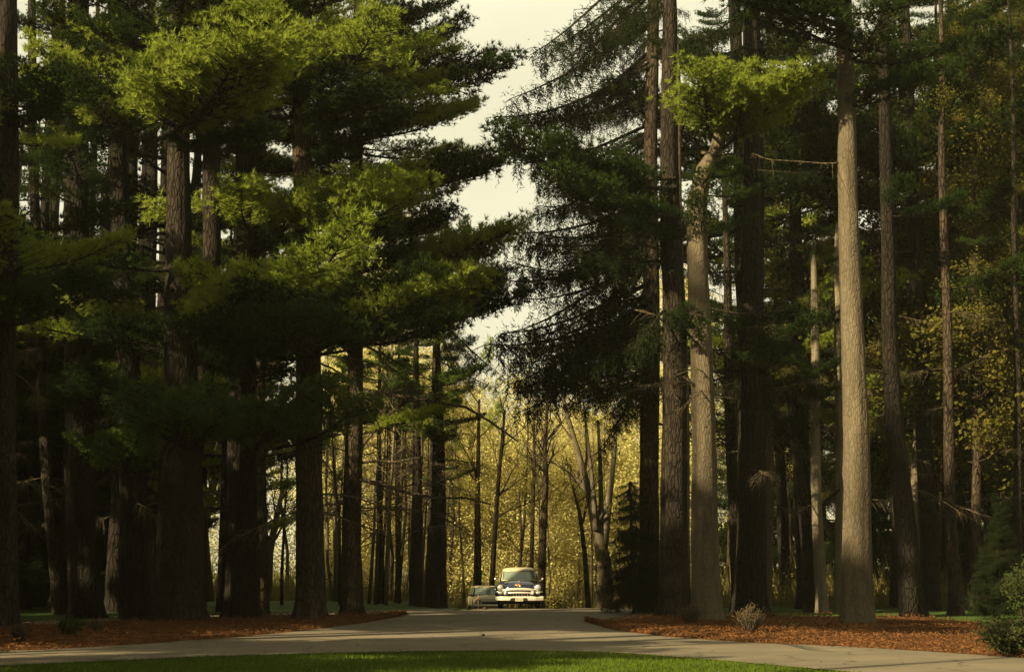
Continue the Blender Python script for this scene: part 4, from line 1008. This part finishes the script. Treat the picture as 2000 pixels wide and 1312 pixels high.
shrub('golden_shrub', 1085, 1189, 44, 32, 'golden leafed shrub beside the right wheel of the dark car', 9, 'gold_leaf', 120, 8, .10)
# dark conical cedar at the right
ced = make_trunk('cedar_tree', [(1946, 1208, 14), (1950, 1100, 9), (1958, 960, 3)], 1209, 'dark conical cedar beside the green bush at the right edge', 'tree', .1, 'bark_dark', seed=91, flare=.2)
rng = random.Random(91)
for k in range(210):
    u = rng.random() ** .8; h = .1 + 4.0 * u; L = max(.3, .95 * (1 - u) ** .7); a = rng.uniform(0, 6.28); p0 = trunk_at(ced, h)
    place('bough', rng.choice(SPRUCE), ced.root, p0, p0 + Vector((math.cos(a), math.sin(a), .5)) * L, 2.0, 1.2)

# ------------------------------------------------------------------ cars
M['navy'] = plain('navy', (0.012, 0.016, 0.035), 0.18, 0.6)
M['cream'] = plain('cream', (0.357, 0.289, 0.17), 0.28, 0.5)
M['beige'] = plain('beige', (0.306, 0.255, 0.153), 0.28, 0.5)
M['chrome'] = plain('chrome', (0.66, 0.62, 0.54), 0.28, 0.5, 0.6)
M['bumper_chrome'] = plain('bumper_chrome', (0.5, 0.46, 0.36), 0.35, 0.5, 0.35)
M['glass'] = plain('glass', (0.10, 0.125, 0.085), 0.08, 0.8)
M['rubber'] = plain('rubber', (0.015, 0.015, 0.014), 0.8, 0.2)
M['dark'] = plain('dark', (0.012, 0.011, 0.012), 0.7, 0.2)
M['gold'] = plain('gold', (0.75, 0.5, 0.16), 0.25, 0.5, 1.0)
M['red'] = plain('red', (0.35, 0.03, 0.02), 0.4)
M['plate'] = plain('plate', (0.35, 0.34, 0.22), 0.5)
M['ink'] = plain('ink', (0.05, 0.045, 0.02), 0.7)
M['lamp'] = plain('lamp', (0.22, 0.21, 0.17), 0.12, 0.8)
M['steel'] = plain('steel', (0.32, 0.3, 0.27), 0.4, 0.4, 0.6)
def se(w_, zc, h_, y, n=20, p=3.5):
    R = []
    for j in range(n):
        a = 2 * math.pi * j / n; c, s = math.cos(a), math.sin(a)
        R.append((w_ * math.copysign(abs(c) ** (2 / p), c), y, zc + h_ * math.copysign(abs(s) ** (2 / p), s)))
    return R
def rrect(x, y0, y1, z, n=24, p=5.0):
    R = []; yc = (y0 + y1) / 2; hy = (y1 - y0) / 2
    for j in range(n):
        a = 2 * math.pi * j / n; c, s = math.cos(a), math.sin(a)
        R.append((x * math.copysign(abs(c) ** (2 / p), c), yc + hy * math.copysign(abs(s) ** (2 / p), s), z))
    return R
def part(name, m, parent, fn, smoothf=True):
    mb = MB(); fn(mb); return mb.build(name, m, parent, smoothf)
def wheel(root, x, y, r):
    o = MB(); n = 24; prof = [(.62, -.10), (.86, -.115), (1, -.07), (1, .07), (.86, .115), (.62, .10)]
    rings = [[(x + dx, y + r * f * math.cos(2 * math.pi * j / n), r + r * f * math.sin(2 * math.pi * j / n)) for j in range(n)] for f, dx in prof]
    o.loft(rings, caps=False); wh = o.build('wheel', M['rubber'], root)
    s = 1 if x > 0 else -1
    m = MB(); m.loft([[(x + s * d, y + r * f * math.cos(2 * math.pi * j / n), r + r * f * math.sin(2 * math.pi * j / n)) for j in range(n)] for f, d in ((.64, .05), (.5, .10), (.2, .125), (.02, .13))])
    m.build('hubcap', M['chrome'], wh)
def dagmar(mb, x, y, z, r, l):
    mb.loft([[(x + r * f * math.cos(2 * math.pi * j / 12), y - d, z + r * f * math.sin(2 * math.pi * j / 12)) for j in range(12)] for f, d in ((1, 0), (1, l * .4), (.8, l * .75), (.4, l * .97), (.05, l))])

def big_car():
    base = gp(1014, 1189.2); base = Vector((base.x, base.y + .1, 0.02)); root = empty('vintage_car', base)
    tag(root, 'dark vintage car with cream roof and chrome front facing the camera on the drive', 'car')
    part('body', M['navy'], root, lambda b: b.loft([se(.90, .66, .26, .02), se(1.0, .67, .32, .18), se(1.03, .68, .34, .7), se(1.03, .69, .36, 1.8), se(1.03, .70, .37, 3.6), se(1.02, .69, .35, 4.8), se(.95, .66, .30, 5.5), se(.8, .62, .22, 5.72)]))
    hd = part('hood', M['navy'], root, lambda b: b.loft([se(.52, .82, .13, -.02, p=2.6), se(.60, .88, .20, .10, p=2.6), se(.66, .92, .24, .5, p=2.6), se(.74, .94, .26, 1.2, p=2.6), se(.78, .95, .26, 1.75, p=2.6)]))
    part('hood_ornament', M['chrome'], hd, lambda b: b.loft([[(.02 * math.cos(a) * f, .12 + y, 1.10 + dz + .022 * f * math.sin(a)) for a in [2 * math.pi * j / 8 for j in range(8)]] for f, y, dz in ((.2, -.12, .02), (1, 0, .03), (.9, .2, .05), (.1, .5, .05))]))
    for s in (-1, 1):
        fd = part('fender', M['navy'], root, lambda b: b.loft([[(s * (.80 + .20 * f * math.cos(a)), y, zc + hh * f * math.sin(a)) for a in [2 * math.pi * j / 16 for j in range(16)]] for f, y, zc, hh in ((.75, -.03, .86, .17), (.95, .03, .86, .18), (1.0, .2, .86, .19), (1.0, 1.0, .85, .19), (.9, 2.0, .84, .18), (.5, 2.6, .82, .15))]))
        hl = part('headlight', M['chrome'], root, lambda b: b.loft([[(s * .80 + r * math.cos(a), y, .875 + r * math.sin(a)) for a in [2 * math.pi * j / 18 for j in range(18)]] for r, y in ((.125, .0), (.13, -.06), (.11, -.075))]))
        part('lens', M['lamp'], hl, lambda b: b.loft([[(s * .80 + r * math.cos(a), y, .875 + r * math.sin(a)) for a in [2 * math.pi * j / 18 for j in range(18)]] for r, y in ((.105, -.07), (.09, -.09), (.05, -.105), (.01, -.11))]))
        part('parking_light', M['lamp'], root, lambda b: b.loft([[(s * .80 + r * 1.5 * math.cos(a), y, .66 + r * .8 * math.sin(a)) for a in [2 * math.pi * j / 14 for j in range(14)]] for r, y in ((.075, .0), (.075, -.05), (.05, -.08), (.01, -.09))]))
        part('fender_trim', M['chrome'], root, lambda b: b.box((s * .86 - .15, -.05, .695), (s * .86 + .15, .12, .725)))
        part('side_mirror', M['chrome'], root, lambda b: (b.tube([(s * .86, 1.75, 1.12), (s * 1.0, 1.68, 1.2)], [.012, .012], 6), b.loft([[(s * 1.03 + r * math.cos(a), y, 1.25 + r * math.sin(a)) for a in [2 * math.pi * j / 12 for j in range(12)]] for r, y in ((.02, 1.72), (.05, 1.69), (.05, 1.66))])))
        dg = part('bumper_guard', M['bumper_chrome'], root, lambda b: dagmar(b, s * .58, -.10, .665, .085, .22))
    part('grille_backing', M['dark'], root, lambda b: b.box((-.64, -.035, .50), (.64, .05, .74)))
    gr = part('grille', M['chrome'], root, lambda b: b.tube([(-.72, .02, .70), (-.66, -.06, .78), (-.4, -.10, .815), (0, -.12, .83), (.4, -.10, .815), (.66, -.06, .78), (.72, .02, .70)], [.035, .05, .055, .058, .055, .05, .035], 10))
    part('bar', M['chrome'], gr, lambda b: b.tube([(-.60, -.07, .66), (-.3, -.11, .675), (0, -.12, .68), (.3, -.11, .675), (.60, -.07, .66)], [.03, .042, .045, .042, .03], 10))
    for k in range(9):
        x = -.48 + .12 * k
        part('fin', M['chrome'], gr, lambda b: b.box((x - .009, -.075, .51), (x + .009, -.03, .75)))
    part('bumper', M['bumper_chrome'], root, lambda b: b.loft([[(x, y0 + .10, .53), (x, y0, .515), (x, y0 - .035, .46), (x, y0 - .03, zb + .03), (x, y0 + .02, zb), (x, y0 + .10, zb)] for x, y0, zb in ((-1.07, .10, .36), (-1.03, -.06, .335), (-.7, -.17, .33), (-.40, -.20, .33), (-.33, -.20, .45), (.33, -.20, .45), (.40, -.20, .33), (.7, -.17, .33), (1.03, -.06, .335), (1.07, .10, .36))]), False)
    part('valance', M['steel'], root, lambda b: b.box((-.40, -.12, .34), (.40, -.06, .46)))
    pl = part('licence_plate', M['plate'], root, lambda b: b.box((-.165, -.235, .325), (.165, -.215, .445)), False)
    for (x0, z0, x1, z1) in [(-.125, .355, -.125, .415), (-.125, .385, -.095, .415), (-.125, .385, -.095, .355), (-.065, .355, -.065, .415), (-.065, .415, -.03, .415), (-.065, .355, -.03, .355), (.02, .355, .02, .415), (.02, .385, .05, .415), (.02, .385, .05, .355), (.085, .355, .085, .415), (.085, .385, .12, .385), (.12, .355, .12, .415)]:
        part('character', M['ink'], pl, lambda b: b.tube([(x0, -.238, z0), (x1, -.238, z1)], [.008, .008], 4))
    em = part('emblem', M['gold'], root, lambda b: (b.tube([(-.19, .0, 1.035), (-.10, -.045, .985), (0, -.08, .93)], [.016, .02, .022], 6), b.tube([(.19, .0, 1.035), (.10, -.045, .985), (0, -.08, .93)], [.016, .02, .022], 6)))
    part('crest', M['red'], em, lambda b: b.loft([[(.075 * f * math.cos(a), -.03 - .03 * (1 - f), 1.015 + .05 * f * math.sin(a)) for a in [2 * math.pi * j / 10 for j in range(10)]] for f in (1, .8, .3)]))
    part('crown_badge', M['gold'], em, lambda b: b.tube([(-.03, -.07, 1.02), (0, -.075, .985), (.03, -.07, 1.02)], [.014, .016, .014], 6))
    cab = part('cabin', M['navy'], root, lambda b: b.loft([rrect(.86, 1.35, 5.1, 1.0), rrect(.84, 1.5, 4.95, 1.18), rrect(.745, 1.98, 4.6, 1.57)]))
    part('roof', M['cream'], root, lambda b: b.loft([rrect(.755, 1.93, 4.66, 1.56), rrect(.75, 1.95, 4.6, 1.62), rrect(.70, 2.1, 4.45, 1.685), rrect(.58, 2.35, 4.2, 1.73), rrect(.35, 2.7, 3.8, 1.755), rrect(.05, 3.1, 3.4, 1.76)]))
    def ws(b):
        xs = [-.70, -.6, -.35, 0, .35, .6, .70]; yo = [.10, .03, .0, -.012, .0, .03, .10]
        k = len(xs); ba = len(b.V)
        for dy in (-.015, .03):
            for z, y, sc in ((1.20, 1.47, 1.0), (1.38, 1.70, .97), (1.555, 1.925, .95)):
                for x, o in zip(xs, yo): b.V.append(Vector((x * sc, y + o + dy, z)))
        for L in (0, 1):
            for r in range(2):
                for i in range(k - 1):
                    q = [ba + L * 3 * k + r * k + i, ba + L * 3 * k + r * k + i + 1, ba + L * 3 * k + (r + 1) * k + i + 1, ba + L * 3 * k + (r + 1) * k + i]
                    b.F.append(tuple(q if L == 0 else q[::-1])); b.mi.append(0)
    wsh = part('windshield', M['glass'], root, ws)
    part('windshield_frame', M['cream'], wsh, lambda b: (b.tube([(-.74, 1.58, 1.18), (-.6, 1.47, 1.185), (0, 1.42, 1.19), (.6, 1.47, 1.185), (.74, 1.58, 1.18)], [.028] * 5, 6), b.tube([(-.745, 1.57, 1.18), (-.70, 1.99, 1.56)], [.024, .024], 6), b.tube([(.745, 1.57, 1.18), (.70, 1.99, 1.56)], [.024, .024], 6)))
    for s in (-1, 1):
        for (ya, yb, yc, yd) in ((1.85, 2.15, 3.05, 3.05), (3.15, 3.15, 4.3, 4.55)):
            part('side_window', M['glass'], root, lambda b: b.loft([[(s * .835, ya, 1.2), (s * .835, yd, 1.2), (s * .755, yc, 1.53), (s * .755, yb, 1.53)], [(s * .86, ya, 1.2), (s * .86, yd, 1.2), (s * .775, yc, 1.53), (s * .775, yb, 1.53)]]), False)
        dr = part('door', M['navy'], root, lambda b: b.box((s * 1.03 - .02, 1.75, .45), (s * 1.03 + .012, 3.0, 1.0)))
        part('handle', M['chrome'], dr, lambda b: b.box((s * 1.05 - .02, 2.75, .86), (s * 1.05 + .02, 2.92, .89)))
        for y in (.95, 4.45): wheel(root, s * .80, y, .37)
    part('underbody', M['dark'], root, lambda b: b.box((-.78, .25, .2), (.78, 5.3, .45)))
    return root
big_car()
def small_car():
    Y = 84.5; x = at(958, 1150, Y).x; base = Vector((x, Y, ground_h(x, Y) + .02)); root = empty('beige_car', base)
    tag(root, 'low beige car half hidden behind the dark vintage car', 'car'); root.rotation_euler = (0, 0, math.radians(8))
    part('body', M['beige'], root, lambda b: b.loft([se(.72, .52, .18, 0), se(.84, .54, .27, .12), se(.89, .56, .32, .6), se(.90, .58, .34, 1.6), se(.90, .60, .36, 3.2), se(.87, .60, .34, 4.2), se(.75, .56, .24, 4.55)]))
    part('hood', M['beige'], root, lambda b: b.loft([se(.62, .66, .10, .02, p=2.6), se(.70, .74, .17, .25, p=2.6), se(.76, .78, .19, 1.3, p=2.6), se(.76, .80, .18, 1.5, p=2.6)]))
    part('cabin', M['dark'], root, lambda b: b.loft([rrect(.80, 1.2, 4.0, .88), rrect(.78, 1.3, 3.9, .98), rrect(.66, 1.8, 3.4, 1.36)]))
    part('roof', M['beige'], root, lambda b: b.loft([rrect(.68, 1.76, 3.45, 1.35), rrect(.66, 1.8, 3.4, 1.40), rrect(.5, 2.0, 3.2, 1.45), rrect(.1, 2.4, 2.8, 1.46)]))
    part('windshield', M['glass'], root, lambda b: b.loft([[(-.70, 1.25, .99), (.70, 1.25, .99), (.62, 1.74, 1.35), (-.62, 1.74, 1.35)], [(-.70, 1.29, .98), (.70, 1.29, .98), (.62, 1.78, 1.34), (-.62, 1.78, 1.34)]]), False)
    part('bumper', M['bumper_chrome'], root, lambda b: b.tube([(-.88, .12, .42), (-.7, -.06, .42), (0, -.10, .42), (.7, -.06, .42), (.88, .12, .42)], [.05] * 5, 8))
    part('grille', M['dark'], root, lambda b: b.box((-.45, -.03, .5), (.45, .02, .62)))
    for s in (-1, 1):
        part('headlight', M['lamp'], root, lambda b: b.loft([[(s * .62 + r * math.cos(a), y, .66 + r * math.sin(a)) for a in [2 * math.pi * j / 16 for j in range(16)]] for r, y in ((.11, .08), (.11, -.01), (.08, -.04), (.01, -.05))]))
        part('side_mirror', M['beige'], root, lambda b: b.loft([[(s * .97 + .09 * f * math.cos(a), y, 1.0 + .06 * f * math.sin(a)) for a in [2 * math.pi * j / 12 for j in range(12)]] for f, y in ((.6, 1.36), (1, 1.42), (1, 1.5), (.5, 1.56))]))
        part('side_window', M['glass'], root, lambda b: b.loft([[(s * .77, 1.7, 1.0), (s * .77, 3.7, 1.0), (s * .67, 3.2, 1.34), (s * .67, 1.95, 1.34)], [(s * .79, 1.7, 1.0), (s * .79, 3.7, 1.0), (s * .69, 3.2, 1.34), (s * .69, 1.95, 1.34)]]), False)
        for y in (.85, 3.5): wheel(root, s * .74, y, .31)
    part('underbody', M['dark'], root, lambda b: b.box((-.7, .2, .18), (.7, 4.2, .35)))
small_car()

# ------------------------------------------------------------------ small things by the drive
def post():
    g = gp(858, 1187); root = empty('post', (g.x, g.y, 0)); tag(root, 'slim black post with a small cap on the lawn edge left of the cars', 'post')
    part('shaft', M['dark'], root, lambda b: b.tube([(0, 0, -.05), (0, 0, .75)], [.05, .045], 10))
    part('cap', M['dark'], root, lambda b: b.loft([[(r * math.cos(a), r * math.sin(a), z) for a in [2 * math.pi * j / 12 for j in range(12)]] for r, z in ((.05, .74), (.085, .76), (.085, .82), (.02, .86))]))
post()
def stake():
    g = gp(934, 1190); root = empty('marker_stake', (g.x, g.y, 0)); tag(root, 'thin white marker stake with red band left of the beige car', 'stake')
    part('rod', M['cream'], root, lambda b: b.tube([(0, 0, -.05), (0, 0, .62)], [.016, .014], 8))
    part('band', M['red'], root, lambda b: b.tube([(0, 0, .36), (0, 0, .52)], [.024, .024], 8))
stake()
def lump(name, px, py, s, m, label, cat, seed):
    rng = np.random.default_rng(seed); g = gp(px, py); mb = MB(); n = 10
    mb.loft([[(s * f * (1 + rng.normal(0, .12)) * math.cos(2 * math.pi * j / n), s * f * .8 * math.sin(2 * math.pi * j / n), s * z) for j in range(n)] for f, z in ((.7, -.1), (1, .2), (.95, .6), (.6, 1.0), (.15, 1.15))])
    o = mb.build(name, m); o.location = (g.x, g.y, .02); tag(o, label, cat)
lump('stone', 944, 1243, .045, M['dark'], 'small dark lump lying alone on the road', 'stone', 1)
lump('fallen_leaf', 947, 1190.5, .09, M['litter'], 'small orange brown leaf at the road edge below the beige car', 'leaf', 2)

# ------------------------------------------------------------------ haze
def haze():
    mb = MB(); mb.box((-200, -20, -2.0), (200, 210, 36)); o = mb.build('haze', bpy.data.materials.new('haze'), None, False)
    m = o.data.materials[0]; m.use_nodes = True; t = m.node_tree; t.nodes.clear()
    v = N(t, 'ShaderNodeVolumePrincipled'); v.inputs['Color'].default_value = (0.95, 0.9, 0.7, 1); v.inputs['Density'].default_value = 0.00015
    v.inputs['Anisotropy'].default_value = 0.3
    ou = N(t, 'ShaderNodeOutputMaterial'); t.links.new(v.outputs[0], ou.inputs['Volume'])
    tag(o, 'thin golden haze hanging among the trees', 'haze', kind='stuff')
haze()
